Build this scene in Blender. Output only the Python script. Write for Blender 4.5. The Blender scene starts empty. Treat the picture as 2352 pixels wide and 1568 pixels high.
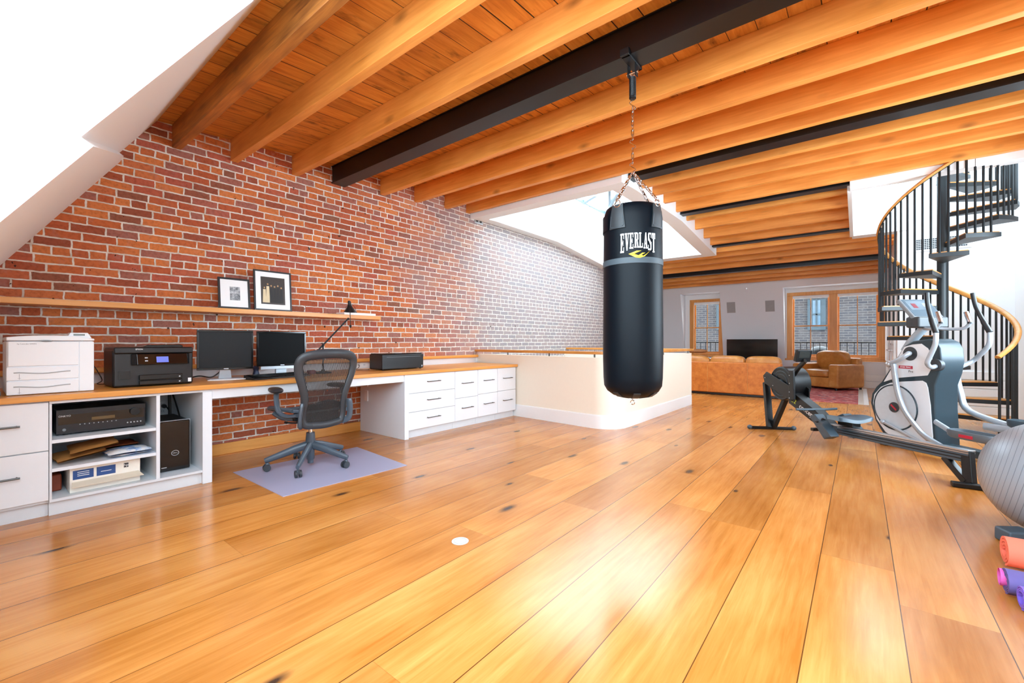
EXPOSURE, SKY = 1.25, 3.6
L_WELL, L_HATCH, L_REAR, L_SIDE_FILL = 12, 45, 38, 112
FLOOR_X0, FLOOR_R = -0.45, .2
import bpy, bmesh, math, random
from mathutils import Vector, Matrix
sin, cos, pi, rad = math.sin, math.cos, math.pi, math.radians
random.seed(7)
scn = bpy.context.scene
COL = scn.collection
# ------------------------------------------------------------------ camera
F_PX, CU, CV, CAMH, YAW = 1000.0, 1176.0, 784.0, 1.11, rad(38.6)
cam_data = bpy.data.cameras.new('camera'); cam_data.sensor_width = 36
cam_data.lens = F_PX / 2352 * 36; cam_data.clip_start = 0.02
cam = bpy.data.objects.new('camera', cam_data); COL.objects.link(cam)
cam.location = (0, 0, CAMH); cam.rotation_euler = (pi/2, 0, YAW)
scn.camera = cam
# ------------------------------------------------------------------ view
scn.view_settings.view_transform = 'Standard'; scn.view_settings.look = 'None'
scn.view_settings.gamma = 1; scn.view_settings.use_curve_mapping = False
scn.view_settings.exposure = EXPOSURE
scn.cycles.max_bounces = 10; scn.cycles.diffuse_bounces = 6; scn.cycles.glossy_bounces = 4
scn.cycles.transparent_max_bounces = 12; scn.cycles.caustics_reflective = False
scn.cycles.caustics_refractive = False; scn.cycles.sample_clamp_indirect = 8
# ------------------------------------------------------------------ sky
w = bpy.data.worlds.new('overcast sky'); scn.world = w; w.use_nodes = True
bg = w.node_tree.nodes['Background']; bg.inputs[0].default_value = (0.76, 0.90, 1.0, 1); bg.inputs[1].default_value = SKY
def area(name, loc, sx, sy, power, direction, color=(1, .98, .95), spread=180):
    l = bpy.data.lights.new(name, 'AREA'); l.shape = 'RECTANGLE'; l.size = sx; l.size_y = sy
    l.energy = power; l.color = color; l.spread = rad(spread)
    o = bpy.data.objects.new(name, l); COL.objects.link(o); o.location = loc
    o.rotation_euler = Vector(direction).to_track_quat('-Z', 'Y').to_euler(); return o
# daylight through the real roof openings: well over the stairwell, spiral stair hatch, rear dormer glazing
area('daylight_roof_well', (-3.6, 7.35, 4.6), 3.2, 5.0, L_WELL, (0, 0, -1), (.60, .82, 1))
area('daylight_stair_hatch', (1.45, 8.2, 5.3), 2.9, 2.2, L_HATCH, (0, 0, -1), (.60, .82, 1))
area('daylight_rear_skylight', (-.37, .19, 2.24), 4.2, 1.9, L_REAR, (0, .82, -.57), (.64, .84, 1))
area('fill_right_window', (2.05, 5.5, 1.75), 3.2, 1.7, L_SIDE_FILL, (-1, 0, .02), (.64, .84, 1))  # added fill lamp out of view, lifts the ceiling and right-facing surfaces
# ------------------------------------------------------------------ pixel helpers (photo pixel -> point on a real plane)
FW = (-sin(YAW), cos(YAW)); RT = (cos(YAW), sin(YAW))
def ray(u, v):
    a = (u - CU) / F_PX
    return (FW[0] + a*RT[0], FW[1] + a*RT[1], (CV - v) / F_PX)
def PX(u, v, x):
    d = ray(u, v); t = x / d[0]; return Vector((x, d[1]*t, CAMH + d[2]*t))
def PY(u, v, y):
    d = ray(u, v); t = y / d[1]; return Vector((d[0]*t, y, CAMH + d[2]*t))
def PZ(u, v, z=0.0):
    d = ray(u, v); t = (z - CAMH) / d[2]; return Vector((d[0]*t, d[1]*t, z))
# ------------------------------------------------------------------ mesh builder
class MB:
    def __init__(s, T=None): s.v = []; s.f = []; s.T = T or Matrix.Identity(4)
    def add(s, vs, fs):
        n = len(s.v); s.v += [s.T @ Vector(p) for p in vs]; s.f += [tuple(i + n for i in q) for q in fs]; return s
    def box(s, lo, hi):
        x0, y0, z0 = lo; x1, y1, z1 = hi
        return s.add([(x0,y0,z0),(x1,y0,z0),(x1,y1,z0),(x0,y1,z0),(x0,y0,z1),(x1,y0,z1),(x1,y1,z1),(x0,y1,z1)],
                     [(0,3,2,1),(4,5,6,7),(0,1,5,4),(1,2,6,5),(2,3,7,6),(3,0,4,7)])
    def cbox(s, c, d): return s.box([c[i]-d[i]/2 for i in range(3)], [c[i]+d[i]/2 for i in range(3)])
    def rings(s, rs, closed=True, caps=True):
        n = len(rs[0]); vs = [p for r in rs for p in r]; fs = []
        for i in range(len(rs)-1):
            for j in range(n if closed else n-1):
                k = (j+1) % n; fs.append((i*n+j, i*n+k, (i+1)*n+k, (i+1)*n+j))
        if caps:
            fs.append(tuple(range(n-1, -1, -1))); fs.append(tuple((len(rs)-1)*n + j for j in range(n)))
        return s.add(vs, fs)
    def tube(s, pts, r, n=10, sx=1.0, sy=1.0, caps=True, up=None):
        pts = [Vector(p) for p in pts]; rr = r if isinstance(r, (list, tuple)) else [r]*len(pts)
        rs = []; prev = None
        for i, p in enumerate(pts):
            t = (pts[min(i+1, len(pts)-1)] - pts[max(i-1, 0)]).normalized()
            if up is not None: a = t.cross(Vector(up))
            elif prev is None: a = t.cross(Vector((0,0,1)) if abs(t.z) < .9 else Vector((0,1,0)))
            else: a = prev - t * prev.dot(t)
            if a.length < 1e-6: a = t.orthogonal()
            a.normalize(); prev = a; b = t.cross(a)
            rs.append([p + a*(cos(2*pi*(k+.5)/n)*rr[i]*sx) + b*(sin(2*pi*(k+.5)/n)*rr[i]*sy) for k in range(n)])
        return s.rings(rs, True, caps)
    def bar(s, p, q, w, h, up=(0,0,1)):
        return s.tube([p, q], 1, 4, w*.7071, h*.7071, True, up)
    def lathe(s, prof, c=(0,0,0), n=28, axis='z', caps=False):
        rs = []
        for r, h in prof:
            ring = []
            for k in range(n):
                a = 2*pi*k/n; x, y = r*cos(a), r*sin(a)
                ring.append({'z': (c[0]+x, c[1]+y, c[2]+h), 'x': (c[0]+h, c[1]+x, c[2]+y), 'y': (c[0]+y, c[1]+h, c[2]+x)}[axis])
            rs.append(ring)
        return s.rings(rs, True, caps)
    def cyl(s, c, r, h, n=20, axis='z'): return s.lathe([(r, 0), (r, h)], c, n, axis, True)
    def torus(s, c, R_, r, axis='z', n=24, m=8, sx=1, sy=1):
        pts = []
        for k in range(n+1):
            a = 2*pi*k/n; x, y = R_*sx*cos(a), R_*sy*sin(a)
            pts.append(Vector({'z': (c[0]+x, c[1]+y, c[2]), 'x': (c[0], c[1]+x, c[2]+y), 'y': (c[0]+x, c[1], c[2]+y)}[axis]))
        ctr = Vector(c); rs = []; ax = Vector({'z': (0,0,1), 'x': (1,0,0), 'y': (0,1,0)}[axis])
        for p in pts[:-1]:
            o = (p - ctr).normalized()
            rs.append([p + o*(r*cos(2*pi*j/m)) + ax*(r*sin(2*pi*j/m)) for j in range(m)])
        rs.append(rs[0]); return s.rings(rs, True, False)
    def prism(s, poly, d, o=(0,0,0), U=(1,0,0), V=(0,0,1), N=None):
        o, U, V = Vector(o), Vector(U), Vector(V); N = Vector(N) if N is not None else U.cross(V).normalized()
        a = [o + U*x + V*y for x, y in poly]; b = [p + N*d for p in a]
        return s.rings([a, b], True, True)
    def ell(s, c, r, n=20, m=12, e=1.0):
        rs = []; f = lambda t: (abs(t)**e) * (1 if t >= 0 else -1)
        for i in range(m+1):
            p = -pi/2 + pi*i/m; cp = f(cos(p)); sp = f(sin(p))
            cp = max(cp, 1e-3)
            rs.append([(c[0]+r[0]*cp*f(cos(2*pi*k/n)), c[1]+r[1]*cp*f(sin(2*pi*k/n)), c[2]+r[2]*sp) for k in range(n)])
        return s.rings(rs, True, True)
    def grid(s, fn, nu, nv):
        vs = [fn(i/nu, j/nv) for i in range(nu+1) for j in range(nv+1)]
        return s.add(vs, [(i*(nv+1)+j, (i+1)*(nv+1)+j, (i+1)*(nv+1)+j+1, i*(nv+1)+j+1) for i in range(nu) for j in range(nv)])
    def text(s, body, size, T, depth=.001, wfac=1.0, fn=None):
        c = bpy.data.curves.new('txt', 'FONT'); c.body = body; c.size = size; c.extrude = depth; c.resolution_u = 3
        c.align_x = 'CENTER'; c.align_y = 'CENTER'
        o = bpy.data.objects.new('txt', c); me = bpy.data.meshes.new_from_object(o)
        vs = [Vector((p.co.x*wfac, p.co.y, p.co.z)) for p in me.vertices]
        vs = [fn(p) for p in vs] if fn else [T @ p for p in vs]
        s.add(vs, [tuple(q.vertices) for q in me.polygons])
        bpy.data.meshes.remove(me); bpy.data.objects.remove(o); bpy.data.curves.remove(c); return s
    def build(s, name, mat, parent=None, smooth=False, bevel=0, sub=0, origin=None, **tags):
        me = bpy.data.meshes.new(name); me.from_pydata([tuple(p) for p in s.v], [], s.f); me.validate()
        bm = bmesh.new(); bm.from_mesh(me); bmesh.ops.recalc_face_normals(bm, faces=bm.faces)
        bm.to_mesh(me); bm.free()
        o = bpy.data.objects.new(name, me); COL.objects.link(o)
        for m_ in (mat if isinstance(mat, (list, tuple)) else [mat]): me.materials.append(m_)
        if parent is not None:
            q = parent; off = Vector((0,0,0))
            while q is not None: off += q.location; q = q.parent
            me.transform(Matrix.Translation(-off)); o.parent = parent
        elif origin is None:
            xs = [p.co for p in me.vertices]
            lo = Vector([min(c[i] for c in xs) for i in range(3)]); hi = Vector([max(c[i] for c in xs) for i in range(3)])
            origin = Vector(((lo.x+hi.x)/2, (lo.y+hi.y)/2, lo.z))
        if parent is None and origin != 0:
            origin = Vector(origin); me.transform(Matrix.Translation(-origin)); o.location = origin
        if bevel:
            b = o.modifiers.new('bevel', 'BEVEL'); b.width = bevel; b.segments = 2; b.limit_method = 'ANGLE'; b.angle_limit = rad(38)
            b.harden_normals = True
        if sub:
            b = o.modifiers.new('sub', 'SUBSURF'); b.levels = sub; b.render_levels = sub
        if smooth or sub or bevel:
            for p in me.polygons: p.use_smooth = True
            if not sub:
                me.set_sharp_from_angle(angle=rad(smooth if isinstance(smooth, (int, float)) and smooth > 1 else 40))
        for k, v_ in tags.items(): o[k] = v_
        return o
def thing(name, loc, label, category, group=None):
    o = bpy.data.objects.new(name, None); COL.objects.link(o); o.location = loc; o.empty_display_size = .1
    o['label'] = label; o['category'] = category
    if group: o['group'] = group
    return o
def tag(o, label, category, group=None, kind=None):
    o['label'] = label; o['category'] = category
    if group: o['group'] = group
    if kind: o['kind'] = kind
    return o
def struct(o): o['kind'] = 'structure'; return o
def ring4(lo, hi):  # rectangle helper
    return [(lo[0], lo[1]), (hi[0], lo[1]), (hi[0], hi[1]), (lo[0], hi[1])]
def bez(p0, p1, p2, p3, n=12):
    P = [Vector(p) for p in (p0, p1, p2, p3)]
    return [P[0]*(1-t)**3 + P[1]*3*t*(1-t)**2 + P[2]*3*t*t*(1-t) + P[3]*t**3 for t in [i/n for i in range(n+1)]]
def smoothpath(pts, k=5):
    pts = [Vector(p) for p in pts]; out = []
    for i in range(len(pts)-1):
        p0 = pts[max(i-1, 0)]; p1 = pts[i]; p2 = pts[i+1]; p3 = pts[min(i+2, len(pts)-1)]
        for j in range(k):
            t = j/k
            out.append(.5*((2*p1) + (p2-p0)*t + (2*p0-5*p1+4*p2-p3)*t*t + (3*p1-p0-3*p2+p3)*t**3))
    out.append(pts[-1]); return out
# ------------------------------------------------------------------ materials
def lin(c):
    if isinstance(c, str): c = [int(c[i:i+2], 16)/255 for i in (0, 2, 4)]
    return tuple((x/12.92 if x <= .04045 else ((x+.055)/1.055)**2.4) for x in c)
class NT:
    def __init__(s, name):
        s.m = bpy.data.materials.new(name); s.m.use_nodes = True; s.t = s.m.node_tree; s.b = s.t.nodes['Principled BSDF']
    def n(s, kind, **kw):
        o = s.t.nodes.new(kind)
        for k, v in kw.items():
            if k.startswith('i_'): s.set(o.inputs[int(k[2:]) if k[2:].isdigit() else k[2:].replace('_', ' ')], v)
            else: setattr(o, k, v)
        return o
    def set(s, inp, v):
        if isinstance(v, bpy.types.NodeSocket): s.t.links.new(v, inp)
        elif isinstance(v, (tuple, list)) and len(v) == 3 and inp.type == 'RGBA': inp.default_value = (*v, 1)
        else: inp.default_value = v
    def math(s, op, a, b=None, c=None, clamp=False):
        o = s.t.nodes.new('ShaderNodeMath'); o.operation = op; o.use_clamp = clamp
        for i, v in enumerate((a, b, c)):
            if v is not None: s.set(o.inputs[i], v)
        return o.outputs[0]
    def mix(s, f, a, b, mode='MIX'):
        o = s.t.nodes.new('ShaderNodeMix'); o.data_type = 'RGBA'; o.blend_type = mode
        s.set(o.inputs[0], f); s.set(o.inputs[6], a); s.set(o.inputs[7], b); return o.outputs[2]
    def ramp(s, f, stops, interp='LINEAR'):
        o = s.t.nodes.new('ShaderNodeValToRGB'); s.set(o.inputs[0], f); r = o.color_ramp; r.interpolation = interp
        while len(r.elements) < len(stops): r.elements.new(.5)
        for e, (p, c) in zip(r.elements, stops): e.position = p; e.color = (*c, 1) if not isinstance(c, (int, float)) else (c, c, c, 1)
        return o.outputs[0]
    def obj(s): return s.n('ShaderNodeTexCoord').outputs['Object']
    def sep(s, v):
        o = s.n('ShaderNodeSeparateXYZ'); s.set(o.inputs[0], v); return o.outputs
    def comb(s, x=0., y=0., z=0.):
        o = s.n('ShaderNodeCombineXYZ')
        for i, v in enumerate((x, y, z)): s.set(o.inputs[i], v)
        return o.outputs[0]
    def noise(s, vec, scale, detail=3., rough=.5, dist=0.):
        o = s.n('ShaderNodeTexNoise'); s.set(o.inputs['Vector'], vec); s.set(o.inputs['Scale'], scale)
        s.set(o.inputs['Detail'], detail); s.set(o.inputs['Roughness'], rough); s.set(o.inputs['Distortion'], dist); return o.outputs[0]
    def white(s, vec):
        o = s.n('ShaderNodeTexWhiteNoise'); o.noise_dimensions = '3D'; s.set(o.inputs['Vector'], vec); return o.outputs
    def scale(s, vec, x, y, z):
        o = s.n('ShaderNodeMapping'); s.set(o.inputs[0], vec); o.inputs['Scale'].default_value = (x, y, z); return o.outputs[0]
    def bump(s, h, strength=.3, dist=.01):
        o = s.n('ShaderNodeBump'); s.set(o.inputs['Height'], h); o.inputs['Strength'].default_value = strength
        o.inputs['Distance'].default_value = dist; s.t.links.new(o.outputs[0], s.b.inputs['Normal'])
    def done(s, color, rough=.5, metal=0., spec=None):
        s.set(s.b.inputs['Base Color'], color); s.set(s.b.inputs['Roughness'], rough); s.set(s.b.inputs['Metallic'], metal)
        if spec is not None: s.b.inputs['Specular IOR Level'].default_value = spec
        return s.m
def mat(name, color, rough=.5, metal=0., var=.06, spec=None, bump=0., scale=30.):
    k = NT(name); c = lin(color); nz = k.noise(k.obj(), scale, 3.)
    a = tuple(x*(1-var) for x in c); b = tuple(min(1, x*(1+var)) for x in c)
    col = k.mix(nz, a, b)
    if bump: k.bump(nz, bump, .004)
    return k.done(col, rough, metal, spec)
def wood(name, light, dark, axis=0, rough=.45, knots=True, streak=.5, hue=.15):
    k = NT(name); o = k.obj(); s = [14, 14, 14]; s[axis] = .9
    rnd = k.n('ShaderNodeObjectInfo').outputs['Random']
    off = k.n('ShaderNodeVectorMath', operation='ADD'); k.set(off.inputs[0], o); k.set(off.inputs[1], k.comb(k.math('MULTIPLY', rnd, 37.), k.math('MULTIPLY', rnd, 11.), 0.))
    v = off.outputs[0]
    g = k.noise(k.scale(v, *s), 2.2, 5., .6, .6)
    big = k.noise(k.scale(v, *[x/6 if i != axis else x for i, x in enumerate(s)]), 1.6, 2.)
    f = k.math('ADD', k.math('MULTIPLY', g, streak), k.math('MULTIPLY', big, 1-streak))
    L, D = lin(light), lin(dark)
    col = k.ramp(f, [(.32, D), (.5, tuple((a+b)/2 for a, b in zip(L, D))), (.66, L)])
    if knots:
        ks = [4.2, 4.2, 4.2]; ks[axis] = 2.0
        vo = k.n('ShaderNodeTexVoronoi'); k.set(vo.inputs['Vector'], k.scale(v, *ks)); vo.inputs['Scale'].default_value = 1.0
        kn = k.math('SUBTRACT', 1., k.math('DIVIDE', vo.outputs['Distance'], .17), clamp=True)
        sm = k.noise(k.scale(v, *[x*.35 for x in s]), 1.3, 4., .7)
        kn2 = k.math('MAXIMUM', k.math('MULTIPLY', kn, .85), k.math('MULTIPLY', k.math('SUBTRACT', sm, .63, clamp=True), 6., clamp=True))
        col = k.mix(k.math('MULTIPLY', kn2, .8), col, tuple(x*.18 for x in D))
    tone = k.math('ADD', 1-hue/2, k.math('MULTIPLY', rnd, hue))
    col = k.mix(1., col, k.comb(tone, tone, tone), 'MULTIPLY')
    k.bump(f, .12, .004)
    return k.done(col, rough)
def floor_mat():
    k = NT('oak floor boards'); x, y, z = k.sep(k.obj()); W = .291
    cx = k.math('DIVIDE', k.math('SUBTRACT', x, FLOOR_X0), W); ci = k.math('FLOOR', cx)
    h1 = k.white(k.comb(ci, 3.3, 0.))[0]
    cy = k.math('ADD', k.math('DIVIDE', y, 2.9), k.math('MULTIPLY', h1, 5.)); cj = k.math('FLOOR', cy)
    h2 = k.white(k.comb(ci, cj, 1.7)); rv = h2[0]
    fx = k.math('SUBTRACT', cx, ci); ex = k.math('MULTIPLY', k.math('MINIMUM', fx, k.math('SUBTRACT', 1., fx)), W)
    fy = k.math('SUBTRACT', cy, cj); ey = k.math('MULTIPLY', k.math('MINIMUM', fy, k.math('SUBTRACT', 1., fy)), 2.9)
    vec = k.comb(k.math('ADD', x, k.math('MULTIPLY', rv, 31.)), k.math('ADD', y, k.math('MULTIPLY', rv, 17.)), rv)
    grain = k.noise(k.scale(vec, 26, 1.6, 1), 1.5, 6., .6, .4)
    fine = k.noise(k.scale(vec, 160, 5, 1), 1.0, 3., .6)
    blot = k.noise(k.scale(vec, 2.2, .8, 1), 1.5, 3., .5)
    f = k.math('ADD', k.math('MULTIPLY', grain, .42), k.math('ADD', k.math('MULTIPLY', blot, .50), k.math('MULTIPLY', fine, .08)))
    col = k.ramp(f, [(.34, lin('ab6826')), (.5, lin('c27f3c')), (.64, lin('d0924f'))])
    tone = k.math('ADD', .80, k.math('MULTIPLY', rv, .36)); 
    col = k.mix(1., col, k.comb(tone, k.math('POWER', tone, 1.12), k.math('POWER', tone, 1.3)), 'MULTIPLY')
    vo = k.n('ShaderNodeTexVoronoi'); vo.voronoi_dimensions = '2D'; k.set(vo.inputs['Vector'], k.scale(vec, 1.25, .5, 1)); vo.inputs['Scale'].default_value = 1.
    wob = k.math('MULTIPLY', k.math('SUBTRACT', k.noise(k.scale(vec, 30, 14, 1), 1., 3.), .5), .014)
    kd = k.math('ADD', vo.outputs['Distance'], wob)
    kn = k.math('SUBTRACT', 1., k.math('DIVIDE', kd, k.math('ADD', .02, k.math('MULTIPLY', rv, .035))), clamp=True)
    kh = k.math('SUBTRACT', 1., k.math('DIVIDE', kd, .16), clamp=True)
    col = k.mix(k.math('MULTIPLY', kh, .35), col, lin('9c6a33'))
    col = k.mix(k.math('MULTIPLY', kn, 1.3, clamp=True), col, lin('3a2a20'))
    gw = k.math('ADD', .0012, k.math('MULTIPLY', k.white(k.comb(ci, 9.1, 0.))[0], .0016))
    gap = k.math('LESS_THAN', ex, gw); gy = k.math('LESS_THAN', ey, .0012)
    col = k.mix(k.math('MULTIPLY', gy, .35), k.mix(k.math('MULTIPLY', gap, .85), col, lin('3a1f0c')), lin('5a3516'))
    r = FLOOR_R
    k.bump(k.math('SUBTRACT', 1., gap), .05, .003)
    return k.done(col, r, 0., .6)
def brick_mat():
    k = NT('old red brick'); x, y, z = k.sep(k.obj()); H = .0685
    p = k.comb(x, y, z)
    wz = k.math('ADD', z, k.math('MULTIPLY', k.math('SUBTRACT', k.noise(p, 3.5, 2.), .5), .012))
    wz = k.math('ADD', wz, k.math('MULTIPLY', k.math('SUBTRACT', k.noise(p, 26., 2.), .5), .010))
    wy = k.math('ADD', y, k.math('MULTIPLY', k.math('SUBTRACT', k.noise(k.comb(y, x, z), 23., 2.), .5), .012))
    cz = k.math('DIVIDE', wz, H); ri = k.math('FLOOR', cz)
    hd = k.math('LESS_THAN', k.math('MODULO', k.math('ADD', ri, 702.), 7.), .5)
    L = k.math('SUBTRACT', .212, k.math('MULTIPLY', hd, .106))
    off = k.math('ADD', k.math('MULTIPLY', k.math('MODULO', k.math('ADD', ri, 700.), 2.), .5), k.math('MULTIPLY', k.white(k.comb(ri, 2., 0.))[0], .3))
    cy = k.math('ADD', k.math('DIVIDE', wy, L), off); ci = k.math('FLOOR', cy)
    fy = k.math('SUBTRACT', cy, ci); fz = k.math('SUBTRACT', cz, ri)
    ey = k.math('MULTIPLY', k.math('MINIMUM', fy, k.math('SUBTRACT', 1., fy)), L)
    ez = k.math('MULTIPLY', k.math('MINIMUM', fz, k.math('SUBTRACT', 1., fz)), H)
    e = k.math('MINIMUM', ey, ez)
    h = k.white(k.comb(ci, ri, 5.)); hv = h[0]
    mort = k.n('ShaderNodeMapRange'); mort.interpolation_type = 'SMOOTHSTEP'
    th = k.math('ADD', .0035, k.math('MULTIPLY', k.noise(p, 6., 2.), .0045))
    k.set(mort.inputs[0], e); k.set(mort.inputs[1], k.math('SUBTRACT', th, .001)); k.set(mort.inputs[2], k.math('ADD', th, .0015))
    bf = mort.outputs[0]
    col = k.ramp(hv, [(0., lin('8d5f4c')), (.04, lin('96523c')), (.16, lin('b05a3a')), (.42, lin('c46c3e')), (.7, lin('d48048')), (.84, lin('b25c48')), (.94, lin('a0685a'))])
    det = k.noise(p, 38., 5., .65)
    col = k.mix(.55, col, k.ramp(det, [(.3, (.45, .42, .40)), (.55, (1, 1, 1)), (.75, (1, 1, 1))]), 'MULTIPLY')
    bigv = k.noise(p, 1.3, 3.)
    col = k.mix(k.math('MULTIPLY', k.math('SUBTRACT', bigv, .5, clamp=True), 1.6, clamp=True), col, lin('a05540'))
    # pale grey blotches and flecks, heaviest on the stretch above the stairwell
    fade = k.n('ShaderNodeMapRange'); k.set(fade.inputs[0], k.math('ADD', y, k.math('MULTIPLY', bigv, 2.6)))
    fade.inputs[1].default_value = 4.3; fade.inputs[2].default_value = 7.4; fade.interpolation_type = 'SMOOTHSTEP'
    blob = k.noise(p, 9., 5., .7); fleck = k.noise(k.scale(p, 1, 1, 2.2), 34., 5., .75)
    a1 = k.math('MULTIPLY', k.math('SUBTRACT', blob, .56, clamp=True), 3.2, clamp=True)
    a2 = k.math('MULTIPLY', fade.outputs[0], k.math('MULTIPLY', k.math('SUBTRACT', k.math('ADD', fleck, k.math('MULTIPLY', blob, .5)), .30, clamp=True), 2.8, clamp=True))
    pale_mix = k.math('MAXIMUM', k.math('MULTIPLY', a1, .40), k.math('MULTIPLY', a2, .84))
    col = k.mix(pale_mix, col, lin('939396'))
    mc = k.ramp(k.noise(p, 14., 3.), [(.3, lin('bfb5a6')), (.6, lin('e2ddd4'))])
    hole = k.math('MULTIPLY', k.math('GREATER_THAN', k.noise(p, 17., 2.), .735), .9)
    col = k.mix(bf, mc, col); col = k.mix(hole, col, lin('2c211a'))
    k.bump(k.math('ADD', k.math('MULTIPLY', bf, .8), k.math('MULTIPLY', det, .35)), .55, .012)
    return k.done(col, .88, 0., .25)
M = {}
M['white'] = mat('white painted plaster', 'e9ebec', .6, var=.015)
M['trimw'] = mat('white gloss trim paint', 'edf1f3', .35, var=.01)
M['grey_wall'] = mat('pale grey painted plaster', 'e3e8ed', .6, var=.015)
M['cabinet'] = mat('off-white cabinet lacquer', 'e0e5ea', .35, var=.015)
M['cab_in'] = mat('off-white cabinet carcass', 'd6dbe0', .45, var=.02)
M['halfwall'] = mat('cream painted half wall', 'efe8d8', .5, var=.015)
M['joist'] = wood('orange stained pine joist', 'efa450', 'cb7c2c', 0, .5)
M['deck'] = wood('orange pine ceiling boards', 'dd7d22', 'a9550c', 1, .55)
M['oak'] = wood('honey oak worktop', 'eba756', 'd28a36', 1, .35, knots=False)
M['oakx'] = wood('honey oak rail', 'dfa052', 'b9742c', 0, .35, knots=False)
M['fir'] = wood('fir window casing', 'e6a358', 'c98234', 2, .4, knots=False)
M['steel'] = mat('black painted steel beam', '0a0b0d', .34, 0, spec=.5, var=.1); M['steel'].node_tree.nodes['Principled BSDF'].inputs['Coat Weight'].default_value = .0; M['steel'].node_tree.nodes['Principled BSDF'].inputs['Coat Roughness'].default_value = .25
M['black_metal'] = mat('black powder-coated metal', '15171a', .4, .3)
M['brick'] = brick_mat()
M['black_pl'] = mat('black plastic', '101114', .35)
M['gloss_bk'] = mat('glossy black plastic', '08090b', .12)
M['dark_gr'] = mat('dark grey plastic', '34383c', .45)
M['mid_gr'] = mat('mid grey plastic', '7d848a', .45)
M['silver'] = mat('silver painted metal', 'b9bfc6', .32, .55)
M['chrome'] = mat('polished chrome', 'dcdcdc', .12, 1.)
M['alu'] = mat('brushed aluminium', 'b8bbbe', .3, 1.)
M['nickel'] = mat('dark brushed pull metal', '5c5b59', .3, 1.)
M['glass'] = None
k = NT('clear window glass'); k.b.inputs['Transmission Weight'].default_value = 1.; k.b.inputs['IOR'].default_value = 1.02
M['glass'] = k.done((1, 1, 1), .0, 0.)
# ================================================================== STRUCTURE
XW, XR, YF = -4.9, 1.75, 13.45
k = NT('clear window glass pane'); tr = k.n('ShaderNodeBsdfTransparent'); gl = k.n('ShaderNodeBsdfGlossy'); gl.inputs['Roughness'].default_value = .02
lw = k.n('ShaderNodeLayerWeight'); lw.inputs[0].default_value = .25; mx = k.n('ShaderNodeMixShader')
k.set(mx.inputs[0], k.math('MULTIPLY', lw.outputs['Fresnel'], .12)); k.set(mx.inputs[1], tr.outputs[0]); k.set(mx.inputs[2], gl.outputs[0])
k.t.links.new(mx.outputs[0], k.t.nodes['Material Output'].inputs[0]); M['glass'] = k.m
M['floor'] = floor_mat()
JP = [(-2, 2.865), (1, 2.865), (2.86, 2.99), (5.1, 3.17), (5.5, 3.19), (7.4, 3.19), (9.43, 2.98), (12.8, 2.62), (14, 2.55)]
def J(y):
    for (a, za), (b, zb) in zip(JP, JP[1:]):
        if y <= b: return za + (zb-za)*(y-a)/(b-a)
    return JP[-1][1]
JD = .21
# floor with the stairwell hole
HX0, HX1, HY0, HY1 = -4.9, -2.50, 5.22, 8.0
m = MB()
for lo, hi in [((XW, -1.3), (XR+.1, HY0)), ((HX1, HY0), (XR+.1, HY1)), ((XW, HY1), (XR+.1, 13.7))]:
    m.box((lo[0], lo[1], -.25), (hi[0], hi[1], 0))
struct(m.build('floor', M['floor'], origin=0))
m = MB(); m.box((-5.0, 5.0, -2.9), (-2.3, 8.2, -2.8)); struct(m.build('floor_below', M['floor'], origin=0))
m = MB(); m.box((HX0, HY0-.14, -2.8), (HX1+.12, HY0-.02, -.25)); m.box((HX1+.02, HY0-.02, -2.8), (HX1+.14, HY1+.1, -.25)); m.box((HX0, HY1+.0, -2.8), (HX1, HY1+.1, -.25))
struct(m.build('wall_stairwell_shaft', M['white'], origin=0))
# brick wall on the left
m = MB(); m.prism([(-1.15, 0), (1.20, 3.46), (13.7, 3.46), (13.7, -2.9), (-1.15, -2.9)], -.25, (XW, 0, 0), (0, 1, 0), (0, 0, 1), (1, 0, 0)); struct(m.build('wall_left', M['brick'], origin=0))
# baseboard on the brick under the desk
m = MB(); m.box((XW, -1.0, 0), (XW+.02, 5.2, .11)); struct(m.build('baseboard_left', M['oak'], origin=0, bevel=.004))
# right wall, partition, stair back wall
m = MB(); m.prism([(-1.03, 0), (.92, 2.87), (3.9, 2.87), (3.9, 0)], .15, (XR, 0, 0), (0, 1, 0), (0, 0, 1), (1, 0, 0)); m.box((XR, 7.1, 0), (XR+.15, 9.6, 2.87)); m.box((XR, 3.9, 0), (XR+.15, 7.1, .9)); m.box((XR, 3.9, 2.6), (XR+.15, 7.1, 2.87)); m.box((XR, .95, 2.87), (XR+.15, 7.0, 3.5)); struct(m.build('wall_right', M['white'], origin=0))
m = MB(); m.box((.48, 9.55, 0), (.60, 13.6, 2.95)); struct(m.build('wall_partition', M['white'], origin=0))
m = MB(); m.box((.48, 9.42, 0), (XR+.9, 9.55, 5.4)); m.box((.12, 9.42, 2.96), (.48, 9.55, 3.05)); m.box((-.1, 9.42, 2.9), (.12, 9.55, 5.4)); m.box((.12, 9.42, 5.15), (.48, 9.55, 5.4))
struct(m.build('wall_stair', M['white'], origin=0))
m = MB(); m.box((.12, 9.46, 3.05), (.48, 9.47, 5.15)); struct(m.build('window_5', M['glass'], origin=0))
# tall boarded baseboards behind the stair and under the front windows
m = MB()
for i in range(5): m.box((.60, 9.398, .02 + i*.13), (XR-.001, 9.42, .14 + i*.13))
struct(m.build('baseboard_stair', M['trimw'], origin=0, bevel=.004))
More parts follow.
